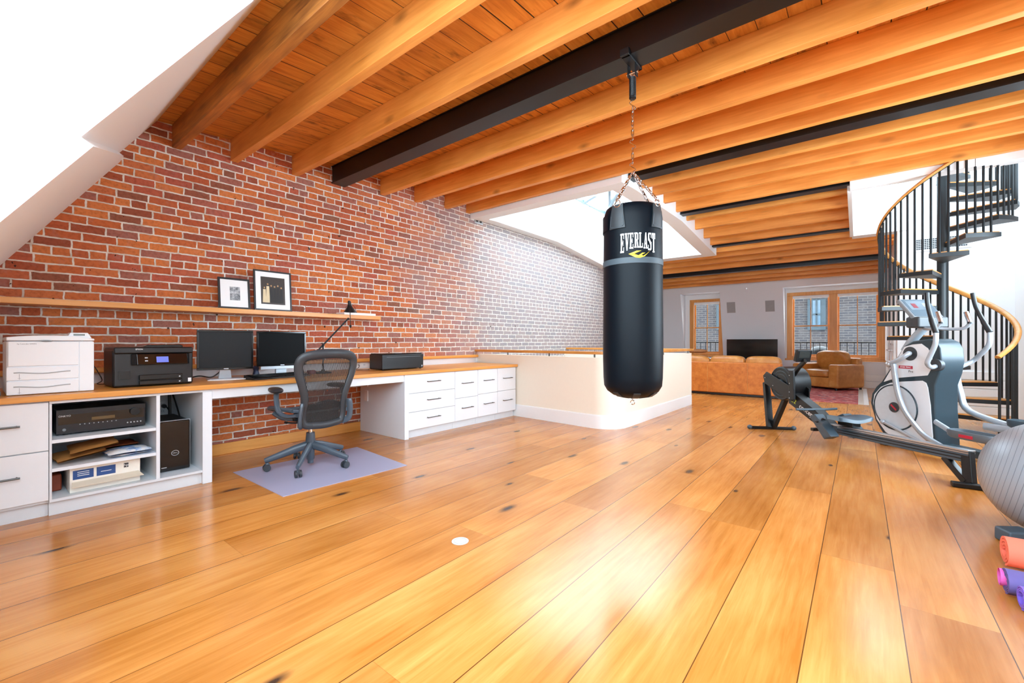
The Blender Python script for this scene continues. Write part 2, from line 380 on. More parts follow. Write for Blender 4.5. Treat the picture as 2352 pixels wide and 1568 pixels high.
# ceiling boards (strips following the roof), with holes for the roof well and stair hatch
k = NT('orange pine ceiling boards with gaps'); x, y, z = k.sep(k.obj())
cx = k.math('DIVIDE', k.math('ADD', x, k.math('MULTIPLY', k.noise(k.comb(x, y, 0.), .7), .02)), .178); ci = k.math('FLOOR', cx); fx = k.math('SUBTRACT', cx, ci)
ex = k.math('MULTIPLY', k.math('MINIMUM', fx, k.math('SUBTRACT', 1., fx)), .178)
hv = k.white(k.comb(ci, k.math('FLOOR', k.math('DIVIDE', y, 3.)), 2.))[0]
v3 = k.comb(k.math('ADD', x, k.math('MULTIPLY', hv, 9.)), y, hv)
g = k.noise(k.scale(v3, 14, 1.2, 1), 1.6, 5., .65, .8); bl = k.noise(k.scale(v3, 8, 2.6, 1), 1.2, 4., .6)
c = k.ramp(g, [(.3, lin('c2782e')), (.55, lin('e09840')), (.7, lin('e8a450'))])
c = k.mix(k.math('MULTIPLY', k.math('SUBTRACT', bl, .60, clamp=True), 5., clamp=True), c, lin('4a2006'))
tn = k.math('ADD', .82, k.math('MULTIPLY', hv, .25)); c = k.mix(1., c, k.comb(tn, tn, tn), 'MULTIPLY')
c = k.mix(k.math('LESS_THAN', ex, k.math('ADD', .0015, k.math('MULTIPLY', hv, .003))), c, lin('1c0c03')); k.bump(g, .1, .004)
M['deck'] = k.done(c, .6)
def strip(m, x0, x1, y0, y1, zb, zt):
    ys = sorted({y0, y1} | {p for p, _ in JP if y0 < p < y1})
    m.rings([[(x0, y, zb(y)), (x1, y, zb(y)), (x1, y, zt(y)), (x0, y, zt(y))] for y in ys])
WX0, WX1, WY0, WY1 = -4.9, -2.42, 5.18, 9.48     # roof well
SX0, SY0, SY1 = -.1, 7.2, 9.42                    # stair hatch
zb = lambda y: J(y)+JD; zt = lambda y: J(y)+JD+.04
m = MB()
strip(m, XW, XR, .85, WY0, zb, zt); strip(m, WX1, SX0, WY0, WY1, zb, zt); strip(m, SX0, XR, WY0, SY0, zb, zt); strip(m, XW, WX1, WY1, 13.0, zb, zt)
strip(m, WX1, .60, SY1+.13, 13.0, zb, zt)
struct(m.build('ceiling', M['deck'], origin=0))
# white frames around the two roof openings
jf = lambda y: J(y) - .085; jt = lambda y: J(y) + .3
m = MB()
strip(m, XW, -2.30, 5.06, 5.31, jf, jt); strip(m, -2.54, -2.30, 5.31, 9.62, jf, jt); strip(m, XW, -4.72, 5.31, 9.62, jf, jt); strip(m, -4.72, -2.54, 9.42, 9.62, jf, jt)
struct(m.build('trim_1', M['white'], origin=0, bevel=.004))
m = MB()
zz = lambda y: 3.72
strip(m, -4.9, -4.72, 5.31, 9.42, jt, zz); strip(m, -2.54, -2.40, 5.31, 9.42, jt, zz); strip(m, -4.9, -2.40, 5.15, 5.31, jt, zz); strip(m, -4.9, -2.40, 9.42, 9.58, jt, zz)
struct(m.build('wall_roof_well', M['white'], origin=0))
m = MB()
strip(m, SX0, XR, 7.17, 7.35, jf, jt); strip(m, SX0-.03, SX0+.02, 7.35, 9.44, jf, jt); strip(m, SX0, .60, 9.40, 9.56, jf, jt)
struct(m.build('trim_2', M['white'], origin=0, bevel=.004))
m = MB()
m.box((SX0-.1, 7.2, 3.3), (SX0, 9.5, 5.4)); m.box((SX0, 7.2, 3.4), (XR+1.1, 7.32, 5.4)); m.box((XR+1.0, 7.3, 2.87), (XR+1.1, 9.5, 5.4))
m.box((XR, 7.0, 2.872), (XR+1.0, 9.42, 2.90)); m.box((XR+.15, 7.0, 2.90), (XR+1.0, 7.2, 3.5))
m.prism([(1.76, 2.902), (2.3, 2.902), (2.3, 3.45)], 1.5, (0, 7.3, 0), (1, 0, 0), (0, 0, 1), (0, 1, 0))
struct(m.build('wall_hatch', M['white'], origin=0))
# glass roofs with bars over the two openings and in the rear slope
def skylight(name, x0, x1, y0, y1, z, bars):
    r = bpy.data.objects.new(name, None); COL.objects.link(r); r['kind'] = 'structure'; r.location = (x0, y0, z)
    MB().box((x0, y0, z), (x1, y1, z+.012)).build('pane', M['glass'], r)
    f = MB()
    for i in range(bars+1):
        yy = y0 + (y1-y0)*i/bars; f.box((x0, yy-.02, z-.03), (x1, yy+.02, z+.04))
    f.build('glazing_bar', M['trimw'], r); return r
skylight('window_4', -4.75, -2.5, 5.28, 9.45, 3.70, 1)
# ---- rear mansard slope behind the camera
SL = lambda y: 1.52 + 1.47*y
dS = Vector((0, .5625, .827)); nS = Vector((0, -.827, .5625))   # along the slope / outward
def slope_pt(s, o=0.0): p = Vector((0, 0, 1.52)) + dS*s + nS*o; return p
def slab(m, x0, x1, z0, z1, t0=0.0, t1=.2):
    s0, s1 = (z0-1.52)/.827, (z1-1.52)/.827
    m.rings([[Vector((x, 0, 0)) + slope_pt(s, o) for s, o in ((s0, t0), (s1, t0), (s1, t1), (s0, t1))] for x in (x0, x1)])
m = MB()
slab(m, XW, -2.5, 0, 3.25); slab(m, -2.5, XR, 0, 1.22); slab(m, -2.5, XR, 2.9, 3.25)
struct(m.build('wall_rear', M['white'], origin=0))
m = MB(); a = [slope_pt((PX(u, v, XW).z-1.52)/.827) for u, v in ((0, 585), (261, 358))]
# thicker lower box of the slope beside the brick
s_lo, s_hi = (.3-1.52)/.827, (2.66-1.52)/.827
pl = [(-4.9, s_lo), (-4.9, s_hi), (-4.60, s_hi-.05), (-2.5, (1.95-1.52)/.827), (-2.5, s_lo)]
m.rings([[Vector((x, 0, 0)) + slope_pt(s, o) for x, s in pl] for o in (0, -.045)])
struct(m.build('trim_3', M['white'], origin=0))
r = bpy.data.objects.new('window_3', None); COL.objects.link(r); r['kind'] = 'structure'; r.location = slope_pt(0)
m = MB(); slab(m, -2.5, XR, 1.22, 2.9, .185, .195); m.build('pane', M['glass'], r)
m = MB()
for x in (-2.5+.0, XR-.05): slab(m, x-.0, x+.012, 1.22, 2.9, .17, .21)
m.build('glazing_bar', M['trimw'], r)
# ---- front wall: vertical foot, slanted mansard above, dormer reveals
WL = lambda z: YF - .25*(z-.7) if z > .7 else YF
def fseg(m, x0, x1, z0, z1):
    m.rings([[(x, WL(z0), z0), (x, WL(z1), z1), (x, YF+.25, z1), (x, YF+.25, z0)] for x in (x0, x1)])
m = MB()
for z0, z1 in ((0, .62), (.62, .7)): fseg(m, XW, .6, z0, z1) if z1 < .65 else None
fseg(m, XW, -4.09, .62, 2.9); fseg(m, -3.03, -1.53, .62, 2.9)
fseg(m, -4.09, -3.03, 2.49, 2.9); fseg(m, -1.53, .6, 2.49, 2.9)
struct(m.build('wall_front', M['grey_wall'], origin=0))
m = MB()
for i in range(2): m.box((XW, YF-.02, .01 + i*.16), (.48, YF, .155 + i*.16))
m.box((XW, YF-.03, .0), (.48, YF, .02))
struct(m.build('baseboard_front', M['trimw'], origin=0, bevel=.004))
def window(name, x0, x1, z0, z1, cols, cas=.13):
    """casing, then `cols` double-hung sashes"""
    r = bpy.data.objects.new(name, None); COL.objects.link(r); r['kind'] = 'structure'; r.location = (x0, YF, z0)
    y0, y1 = YF-.02, YF+.04
    za, zc_ = z0+cas*.6, z1-cas*.75; c = MB(); c.box((x0, y0, za), (x0+cas, y1, zc_)); c.box((x1-cas, y0, za), (x1, y1, zc_)); c.box((x0, y0, zc_), (x1, y1, z1)); c.box((x0, y0, z0+.01), (x1, y1, za))
    c.box((x0-.04, y0-.06, z0-.035), (x1+.04, y1, z0+.01))
    mull = .16; wdt = (x1-x0-2*cas - mull*(cols-1))/cols
    for i in range(1, cols): c.box((x0+cas+i*wdt+(i-1)*mull, y0, za), (x0+cas+i*(wdt+mull), y1, zc_))
    c.build('casing', M['fir'], r, bevel=.006)
    for i in range(cols):
        a = x0+cas+i*(wdt+mull); b = a+wdt; zb_, zt_ = z0+cas*.6, z1-cas*.75; zm = (zb_+zt_)/2
        for k_, (p, q, yy) in enumerate(((zb_, zm+.015, YF+.05), (zm-.015, zt_, YF+.08))):
            s = MB(); t = .038
            s.box((a, yy, p), (a+t, yy+.03, q)); s.box((b-t, yy, p), (b, yy+.03, q)); s.box((a+t, yy, p), (b-t, yy+.03, p+t*(1.3 if k_ == 0 else .8))); s.box((a+t, yy, q-t*.8), (b-t, yy+.03, q))
            s.box(((a+b)/2-.009, yy+.005, p), ((a+b)/2+.009, yy+.025, q))
            so = s.build('sash', M['fir'], r)
            MB().box((a+t, yy+.012, p+t), (b-t, yy+.018, q-t)).build('pane', M['glass'], so)
        MB().box((a+.01, YF+.0, zt_-.07), (b-.01, YF+.045, zt_)).build('blind', M['white'], r, bevel=.005)
    return r
window('window_1', -3.95, -3.02, .70, 2.34, 1, .11)
window('window_2', -1.49, .47, .66, 2.38, 2, .12)
# outer skin so that the dormers close around the windows
m = MB(); m.box((-4.3, YF, 2.34), (-2.8, YF+.25, 2.9)); m.box((-4.3, YF, .62), (-3.95, YF+.25, 2.34)); m.box((-3.02, YF, .62), (-2.8, YF+.25, 2.34)); m.box((-1.8, YF, 2.38), (.6, YF+.25, 2.9)); m.box((-1.8, YF, .62), (-1.49, YF+.25, 2.38))
struct(m.build('wall_dormer', M['white'], origin=0))
# ---- unseen window added in the right wall to let the fill lamp in
r = bpy.data.objects.new('window_fill', None); COL.objects.link(r); r['kind'] = 'structure'; r.location = (XR, 3.9, .9)
c = MB(); c.box((XR-.02, 3.9, .93), (XR+.08, 4.0, 2.5)); c.box((XR-.02, 7.0, .93), (XR+.08, 7.1, 2.5)); c.box((XR-.02, 3.9, 2.5), (XR+.08, 7.1, 2.6)); c.box((XR-.05, 3.86, .87), (XR+.08, 7.14, .93)); c.box((XR-.02, 5.42, .93), (XR+.08, 5.58, 2.5)); c.build('casing', M['fir'], r, bevel=.006)
for a, b in ((4.0, 5.42), (5.58, 7.0)):
    s = MB(); s.box((XR+.03, a, .93), (XR+.06, a+.04, 2.5)); s.box((XR+.03, b-.04, .93), (XR+.06, b, 2.5)); s.box((XR+.03, a, 1.69), (XR+.06, b, 1.73)); s.box((XR+.03, a, .93), (XR+.06, b, .98)); s.box((XR+.03, a, 2.46), (XR+.06, b, 2.5)); so = s.build('sash', M['fir'], r)
    MB().box((XR+.04, a+.04, .98), (XR+.05, b-.04, 2.46)).build('pane', M['glass'], so)
# ---- doors in the partition (white pair with knobs)
r = bpy.data.objects.new('door_1', None); COL.objects.link(r); r['kind'] = 'structure'; r.location = (.46, 10, 0)
fr = MB(); fr.box((.45, 9.75, 0), (.478, 9.83, 2.2)); fr.box((.45, 11.55, 0), (.478, 11.63, 2.2)); fr.box((.45, 9.75, 2.12), (.478, 11.63, 2.2)); fr.build('door_frame', M['trimw'], r, bevel=.004)
for a, b, kz in ((9.84, 10.68, 10.60), (10.70, 11.54, 10.78)):
    d = MB(); d.box((.455, a, .01), (.478, b, 2.11))
    for z0, z1 in ((.15, .95), (1.05, 1.98)):
        d.box((.447, a+.12, z0), (.456, b-.12, z0+.03)); d.box((.447, a+.12, z1-.03), (.456, b-.12, z1)); d.box((.447, a+.12, z0), (.456, a+.15, z1)); d.box((.447, b-.15, z0), (.456, b-.12, z1))
    dd = d.build('door_leaf', M['trimw'], r, bevel=.003)
    h = MB(); h.cyl((.40, kz, .95), .012, .055, 10, 'x'); h.tube([(.40, kz, .95), (.40, kz + (.1 if kz > 10.7 else -.1), .95)], .009); h.build('handle', M['chrome'], dd, smooth=True)
# ---- half wall round the stairwell
def offs(path, d):
    out = []
    for i, p in enumerate(path):
        a = path[max(i-1, 0)]; b = path[min(i+1, len(path)-1)]; t = Vector((b[0]-a[0], b[1]-a[1])).normalized(); out.append((p[0] - t.y*d, p[1] + t.x*d))
    return out
hp = [(-4.9, 5.20), (-4.2, 5.142), (-3.4, 5.077), (-2.66, 5.012)] + [(-2.66+.30*sin(a), 5.312-.30*cos(a)) for a in [rad(x) for x in (12, 26, 40, 54, 68, 80)]] + [(-2.355, 5.40), (-2.345, 6.5), (-2.33, 7.985)]
def wallpath(m, path, d0, d1, z0, z1):
    A, B = offs(path, d0), offs(path, d1)
    m.rings([[(a[0], a[1], z0), (a[0], a[1], z1), (b[0], b[1], z1), (b[0], b[1], z0)] for a, b in zip(A, B)])
m = MB(); wallpath(m, hp, 0, .12, 0, .905); m.box((-4.9, 7.94, 0), (-2.34, 8.06, .905)); struct(m.build('wall_stairwell', M['halfwall'], origin=0, smooth=30))
m = MB(); wallpath(m, hp[1:], -.016, .0, 0, .165); wallpath(m, hp[1:], -.010, 0, .165, .175); struct(m.build('baseboard_stairwell', M['trimw'], origin=0, smooth=30))
r = thing('stair_guard_rail', (-2.5, 5.1, .905), 'flat honey oak handrail along the top of the cream half wall', 'handrail')
m = MB(); wallpath(m, hp, -.035, .045, .945, .982); m.box((-4.9, 7.98, .945), (-2.30, 8.06, .982)); m.build('rail', M['oakx'], r, smooth=30, bevel=.006)
for q in (1, 2, 3, 10, 11, 12):
    x, y = hp[q] if q < 10 else {10: (-2.35, 5.6), 11: (-2.345, 6.7), 12: (-2.335, 7.9)}[q]
    b = MB(); b.cyl((x+(0 if q < 10 else -.02), y+(.02 if q < 10 else 0), .905), .011, .042, 10); b.build('bracket', M['nickel'], r)
m = MB()
for i in range(12): m.box((-4.8+i*.19, 5.3, -.2-i*.2-.2), (-4.61+i*.19, 7.9, -.2-i*.2-.17))
struct(m.build('stair_below', M['oak'], origin=0))
# ---- joists and steel beams: every one its own object
NEAR = [1.168, 1.64, 2.24, 3.375, 3.93, 4.50, 4.965]; MID = [5.68, 6.08, 6.52, 7.09]; MID2 = [7.62, 8.12, 8.67, 9.13]; FAR = [9.68, 10.06, 10.50, 11.0]; END = [11.86, 12.24, 12.63]
words = ['first', 'second', 'third', 'fourth', 'fifth', 'sixth']
M['joist_dark'] = wood('dark streaked pine joist', 'dc8c38', '5e2d0a', 0, .55, streak=.4)
def joist(y, x0, x1, label, group):
    z = J(y); n = 14; rs = []
    for i in range(n+1):
        x = x0+(x1-x0)*i/n; dz = random.uniform(-.003, .003) if 0 < i < n else 0; dy = random.uniform(-.002, .002)
        rs.append([(x, y+dy, z+dz), (x, y+.07+dy, z+dz), (x, y+.07, z+JD+.0), (x, y, z+JD+.0)])
    o = MB().rings(rs).build('ceiling_joist', M['joist_dark'] if y < 1.3 else M['joist'], bevel=.004); tag(o, label, 'joist', group)
def steel(y0, y1, x0, x1, label):
    z = J((y0+y1)/2); t = .014; yc = (y0+y1)/2; m = MB()
    if y1-y0 < .01: return
    m.box((x0, y0, z), (x1, y1, z+t)); m.box((x0, yc-.006, z+t), (x1, yc+.006, z+JD-t)); m.box((x0, y0, z+JD-t), (x1, y1, z+JD))
    m.box((x0, y0+.012, z+t), (x1, y0+.02, z+JD-t))
    tag(m.build('steel_beam', M['steel']), label, 'steel beam', 'black steel ceiling beams')
G = 'orange pine ceiling joists'
for i, y in enumerate(NEAR[:3]): joist(y, XW, XR, ['dark stained orange pine joist nearest the white sloping wall', 'orange pine joist second from the white sloping wall', 'orange pine joist just before the nearest black steel beam'][i], G)
steel(2.70, 2.87, XW, XR, 'widest black steel ceiling beam, the one the punching bag hangs from')
for i, y in enumerate(NEAR[3:]): joist(y, XW, XR, 'long orange pine joist, %s beyond the black beam holding the punching bag' % words[i], G)
steel(5.24, 5.42, -2.30, XR, 'black steel beam starting at the near corner of the white roof well')
for i, y in enumerate(MID): joist(y, -2.30, XR, 'orange pine joist beside the roof well, %s beyond the second black beam' % words[i], G)
steel(7.29, 7.45, -2.30, SX0, 'short black steel beam between roof well and stair hatch, nearer of the two')
for i, y in enumerate(MID2): joist(y, -2.30, SX0, 'short orange pine joist, %s past the middle black beam, left of the stair hatch' % words[i], G)
steel(9.26, 9.40, -2.30, SX0, 'short black steel beam ending at the far corners of the roof openings')
for i, y in enumerate(FAR): joist(y, XW, .48, 'orange pine joist over the living end, %s beyond the roof well' % words[i], G)
steel(11.38, 11.54, XW, .48, 'farthest black steel beam, above the leather sofa and armchair')
for i, y in enumerate(END): joist(y, XW, .48, 'orange pine joist near the window wall, %s past the farthest black beam' % words[i], G)
# ---- metal deck frame seen through the roof glass
r = thing('roof_railing', (-2.9, 8.3, 4.8), 'blue-grey metal railing and brace seen through the roof glass', 'railing')
m = MB(); P = lambda u, v, z=3.95: PZ(u, v, z)
for a, b, wd in (((1318, 452), (1424, 507), .05), ((1338, 466), (1368, 447), .07), ((1400, 434), (1400, 476), .05), ((1393, 492), (1421, 440), .10)):
    m.bar(P(*a), P(*b), wd, wd)
m.build('brace', mat('blue grey steel', '7f9fb4', .5), r)
for i in range(9):
    MB().bar(P(1424+i*7, 452+i*1.2), P(1422+i*7.5, 492), .012, .012).build('baluster', mat('pale blue steel', '9db6c6', .5) if i == 0 else bpy.data.materials['pale blue steel'], r)
# ---- outside: brick building across the street, balcony rail, covered grill
r = thing('brick_building', (-2, 22, -6), 'dark brick building across the street outside the windows', 'building')
k = NT('grey brown street brick'); bt = k.n('ShaderNodeTexBrick'); xx, yy, zz_ = k.sep(k.obj()); k.set(bt.inputs['Vector'], k.comb(xx, zz_, 0.))
bt.inputs['Scale'].default_value = 1.; bt.inputs['Brick Width'].default_value = .30; bt.inputs['Row Height'].default_value = .10; bt.inputs['Mortar Size'].default_value = .009
bt.inputs['Color1'].default_value = (*lin('2f2827'), 1); bt.inputs['Color2'].default_value = (*lin('201d21'), 1); bt.inputs['Mortar'].default_value = (*lin('47423f'), 1)
M['street'] = k.done(bt.outputs[0], .9)
MB().box((-16, 22, -6), (6, 22.5, 5.0)).build('wall', M['street'], r)
M['teal'] = mat('dark teal window trim', '10222a', .5); M['pale_glass'] = mat('pale reflecting window glass', '3c4f5c', .15)
for (u0, v0, u1, v1) in ((1855, 688, 1897, 757), (1646, 700, 1670, 757)):
    a, b = PY(u0, v0, 21.9), PY(u1, v1, 21.9)
    f = MB().box((a.x, 21.85, b.z), (b.x, 22, a.z)).build('window', M['teal'], r)
    MB().box((a.x+.18, 21.83, b.z+.15), (b.x-.18, 21.86, a.z-.05)).build('pane', M['pale_glass'], f)
    mm = MB(); mm.box(((a.x+b.x)/2-.03, 21.8, b.z+.15), ((a.x+b.x)/2+.03, 21.84, a.z)); mm.box((a.x+.18, 21.8, (a.z+b.z)/2-.03), (b.x-.18, 21.84, (a.z+b.z)/2+.03)); mm.build('muntin', M['teal'], f)
r = thing('balcony_railing', (-1.5, 14.3, 0), 'thin black iron balcony railing outside the front windows', 'railing')
zt_ = PY(1860, 785, 14.3).z
MB().box((-5, 14.28, zt_-.03), (1, 14.32, zt_)).build('top_bar', M['black_metal'], r)
for i in range(36): MB().box((-4.9+i*.145, 14.29, -.3), (-4.885+i*.145, 14.305, zt_)).build('baluster', M['black_metal'], r)
m = MB(); m.box((-5, 13.75, -.4), (1, 15.2, -.3)); struct(m.build('floor_balcony', M['white'], origin=0))
m = MB(); c = PY(1884, 812, 14.9); m.ell((c.x, 14.8, c.z+.02), (.28, .22, .2)); m.cyl((c.x, 14.8, -.3), .2, c.z+.2, 16)
tag(m.build('grill_cover', M['black_pl'], smooth=True), 'black domed grill cover outside the middle window', 'grill cover')
# ================================================================== DESK RUN
XF = -4.0                                     # cabinet front plane
def Y(u, x=XF): return PX(u, 800, x).y
def pull(parent, x, y0, y1, z, d=.03, r=.005):
    m = MB(); m.tube([(x+d, y0, z), (x+d, y1, z)], r, 10)
    for yy in (y0+.012, y1-.012): m.cyl((x, yy, z), .0045, d, 8, 'x')
    return m.build('handle', M['nickel'], parent, smooth=True)
ZT0, ZT1 = .735, .772
def carcass(parent, y0, y1, kick=.09, sh=XF, name='body'):
    m = MB(); m.box((XW+.03, y0, kick), (sh-.02, y1, ZT0-.002)); m.box((XW+.05, y0, 0), (sh-.05, y1, kick)); return m.build(name, M['cab_in'], parent)
def drawers(name, y0, y1, splits, label, group=None, hw=.13):
    r = thing(name, (XF-.4, (y0+y1)/2, 0), label, 'cabinet', group); carcass(r, y0+.001, y1-.001)
    for a, b in zip(splits, splits[1:]):
        d = MB().box((XF-.018, y0+.0025, a+.0025), (XF, y1-.0025, b-.0025)).build('drawer', M['cabinet'], r, bevel=.0015)
        yc, zc = (y0+y1)/2, (a+b)/2 + .015; pull(d, XF, yc-hw/2, yc+hw/2, zc)
    return r
y_a, y_b, y_c, y_d, y_e, y_f, y_g = Y(113), Y(359), Y(465), Y(487), Y(929), Y(938.5), Y(1045)
y_h, y_i, y_j = Y(1098), Y(1143), 5.10
# filing cabinet at the far left (two deep drawers), continues out of frame
r = thing('filing_cabinet', (XF-.4, y_a-.35, 0), 'white two-drawer filing cabinet at the left end under the worktop', 'cabinet')
carcass(r, y_a-.74, y_a-.001)
for a, b in ((.105, .42), (.42, .728)):
    d = MB().box((XF-.018, y_a-.75, a+.003), (XF, y_a-.003, b-.003)).build('drawer', M['cabinet'], r, bevel=.0015)
    pull(d, XF, y_a-.32, Y(45)+.0, (a+b)/2+.02, .03, .006)
# open shelving and computer bay
SHZ = [.105, .33, .51]
r = thing('open_shelf_cabinet', (XF-.4, (y_a+y_d)/2, 0), 'white open shelf unit holding stereo, parcels, box and computer tower', 'cabinet')
m = MB(); m.box((XW+.05, y_a, 0), (XF-.03, y_d, .09)); m.box((XW+.03, y_a, .09), (XF, y_c, .108)); m.box((XW+.03, y_a, .09), (XW+.05, y_c, ZT0))
m.box((XW+.03, y_a, ZT0-.02), (XF, y_d, ZT0-.001)); m.box((XW+.03, y_a, .108), (XF, y_a+.012, ZT0-.02)); m.build('body', M['cab_in'], r, bevel=.001)
MB().box((XW+.05, y_b, .108), (XF, y_b+.022, ZT0-.02)).build('divider', M['cabinet'], r, bevel=.001)
MB().box((XW+.03, y_c, 0), (XF+.004, y_d, ZT0-.02)).build('end_panel', M['cabinet'], r, bevel=.002)
zS1, zS2 = PX(240, 975, XF).z, PX(240, 1062, XF).z
zS1 = PX(113, 1012, XF).z; zS2 = PX(113, 1078, XF).z
for zz_ in (zS1, zS2): MB().box((XW+.05, y_a+.012, zz_-.022), (XF-.005, y_b, zz_)).build('shelf', M['cabinet'], r, bevel=.001)
# knee space apron and side panel with cable brackets
o = MB().box((XF-.03, y_d, .655), (XF-.008, y_e, ZT0-.001)).build('desk_apron', M['cabinet'], bevel=.002)
tag(o, 'long white apron board under the worktop above the chair space', 'apron')
r = thing('side_panel', (XF-.4, y_e, 0), 'white desk side panel right of the office chair, left of the drawers', 'panel')
MB().box((XW+.02, y_e, 0), (XF+.004, y_f, ZT0-.001)).build('board', M['cabinet'], r, bevel=.002)
for z0, z1 in ((.56, .66), (.38, .51)):
    MB().box((-4.76, y_e-.02, z0), (-4.70, y_e, z1)).build('cable_clip', M['white'], r, bevel=.004)
# drawer cabinets
z3 = [.095, .30, .515, .732]; z2 = [.095, .40, .732]
drawers('drawer_cabinet', y_f, y_g, z3, 'wide white cabinet with three drawers beside the chair space', hw=.20)
drawers('drawer_cabinet', y_g, y_h, [.095, .385, .732], 'narrow white two-drawer cabinet directly right of the three-drawer cabinet', hw=.20)
drawers('drawer_cabinet', y_h, y_i, z2, 'narrow white two-drawer cabinet, middle one of the three narrow ones', hw=.20)
drawers('drawer_cabinet', y_i, y_j, [.095, .405, .732], 'narrow white two-drawer cabinet at the end against the cream half wall', hw=.20)
# worktop
r = thing('worktop', (XF-.4, 2.2, ZT0), 'long honey oak worktop running along the brick wall', 'worktop')
m = MB(); m.box((XW+.02, -.49, ZT0), (XF+.03, 5.112, ZT1)); m.build('top', M['oak'], r, bevel=.004)
m = MB(); m.box((XW+.002, -.44, ZT1), (XW+.035, 5.19, .86)); m.build('backsplash', M['cabinet'], r)
m = MB(); m.box((XW+.002, -.40, .858), (XW+.10, 5.15, .898)); m.build('ledge', M['oak'], r, bevel=.008)
def outlet(name, c, axis, label, w=.075, h=.115, two=True):
    r = thing(name, c, label, 'outlet'); x, y, z = c; t = .006
    if axis == 'x': MB().box((x, y-w/2, z-h/2), (x+t, y+w/2, z+h/2)).build('plate', M['trimw'], r, bevel=.002)
    else: MB().box((x-w/2, y-t, z-h/2), (x+w/2, y, z+h/2)).build('plate', M['trimw'], r, bevel=.002)
    for dz in ((-.026, .026) if two else (0,)):
        m = MB()
        if axis == 'x': m.box((x+t, y-.016, z+dz-.016), (x+t+.002, y+.016, z+dz+.016))
        else: m.box((x-.016, y-t-.002, z+dz-.016), (x+.016, y-t, z+dz+.016))
        s = m.build('socket', M['cabinet'], r, bevel=.002); q = MB()
        for dy in (-.006, .006):
            if axis == 'x': q.box((x+t+.002, y+dy-.001, z+dz-.004), (x+t+.0025, y+dy+.001, z+dz+.006))
            else: q.box((x+dy-.001, y-t-.0025, z+dz-.004), (x+dy+.001, y-t-.002, z+dz+.006))
        q.build('slot', M['black_pl'], s)
    return r
outlet('wall_outlet', (XW+.035, Y(1098, XW+.03), .818), 'x', 'white outlet on the worktop backsplash near the half wall', .115, .07, False)
p = PX(836, 838, XW+.035); outlet('wall_outlet', (XW+.035, p.y, .818), 'x', 'white outlet on the backsplash left of the slim black printer', .115, .07, False)
p = PX(373, 937, XW+.05); outlet('wall_outlet', (XW+.05, p.y, p.z), 'x', 'white outlet inside the cabinet bay above the computer tower')
p = PY(1348, 836, 5.045); outlet('wall_outlet', (p.x, 5.045, p.z), 'y', 'white outlet plate on the cream half wall beside the punching bag', .115, .075, False)
# ---- wall shelf
sy1 = PX(875, 730, -4.66).y
o = MB().box((XW+.001, -.06, 1.38), (-4.66, sy1, 1.424)).build('wall_shelf', M['oak'], bevel=.003); tag(o, 'long floating oak shelf on the brick wall above the desk', 'shelf')
def frame(name, u0, u1, v0, v1, x, art, label, bw=.018, matw=.06, lean=.03):
    a, b = PX(u0, v1, x), PX(u1, v1, x); zt_ = PX((u0+u1)/2, v0, x).z; z0 = 1.4245; y0, y1 = a.y, b.y
    r = thing(name, (x, (y0+y1)/2, z0), label, 'picture')
    h = zt_-z0; T = Matrix.Translation((x+lean, y0, z0)) @ Matrix.Rotation(-math.asin(lean/h), 4, 'Y'); W_ = y1-y0
    m = MB(T); m.box((0-.016, 0, bw), (0, bw, h-bw)); m.box((-.016, W_-bw, bw), (0, W_, h-bw)); m.box((-.016, 0, 0), (0, W_, bw)); m.box((-.016, 0, h-bw), (0, W_, h)); m.build('frame', M['black_pl'], r, bevel=.001)
    MB(T).box((-.012, bw*.9, bw*.9), (-.006, W_-bw*.9, h-bw*.9)).build('mount', M['trimw'], r)
    art(MB(T), W_, h, r, T)
    return r
def art1(m, W_, h, r, T):
    k = NT('grey photograph of a child'); n_ = k.noise(k.obj(), 22., 4., .6); k.done(k.ramp(n_, [(.35, lin('3b3f44')), (.5, lin('8f969c')), (.65, lin('dde2e6'))]), .4)
    m.box((-.006, W_*.36, h*.28), (-.0045, W_*.68, h*.72)); p = m.build('print', k.m, r)
def art2(m, W_, h, r, T):
    M['sepia'] = mat('dark sepia photograph', '2b1c10', .4, var=.5, scale=60)
    m.box((-.006, W_*.18, h*.16), (-.0045, W_*.82, h*.84)); p = m.build('print', M['sepia'], r)
    def fig(cx, c, w_, hh):
        q = MB(T); q.prism([(cx-w_, h*.2), (cx+w_, h*.2), (cx+w_*.7, h*.2+hh*.82), (cx-w_*.7, h*.2+hh*.82)], .0008, (-.0045, 0, 0), (0, 1, 0), (0, 0, 1), (1, 0, 0))
        q.build('pictured_figure', c, p)
        MB(T).prism([(cx+.008*cos(t), h*.2+hh*.92+.009*sin(t)) for t in [i*pi/5 for i in range(10)]], .0008, (-.0045, 0, 0), (0, 1, 0), (0, 0, 1), (1, 0, 0)).build('pictured_head', M['tanp'], p)
    M['tanp'] = mat('sepia print skin', 'b08a5c', .5); M['creamp'] = mat('sepia print cream', 'd8c9a4', .5); M['darkp'] = mat('sepia print black', '14100e', .5)
    for i, (c, hh) in enumerate((('creamp', .40), ('creamp', .50), ('darkp', .46), ('darkp', .44), ('darkp', .47), ('darkp', .42))):
        fig(W_*(.27+.09*i), M[c], W_*.05, h*hh)
frame('picture_frame', 500, 573, 638, 707, -4.72, art1, 'smaller black framed picture with wide white mount on the oak shelf')
frame('picture_frame', 582, 668, 622, 712, -4.72, art2, 'larger black framed sepia group photograph on the oak shelf', .016, .05)
a, b = PX(791, 722, -4.68), PX(863, 726, -4.68)
o = MB().box((-4.86, a.y, 1.4245), (-4.68, b.y, 1.452)).build('paper_stack', M['trimw'], bevel=.002); tag(o, 'flat white stack of papers at the right end of the oak shelf', 'papers')
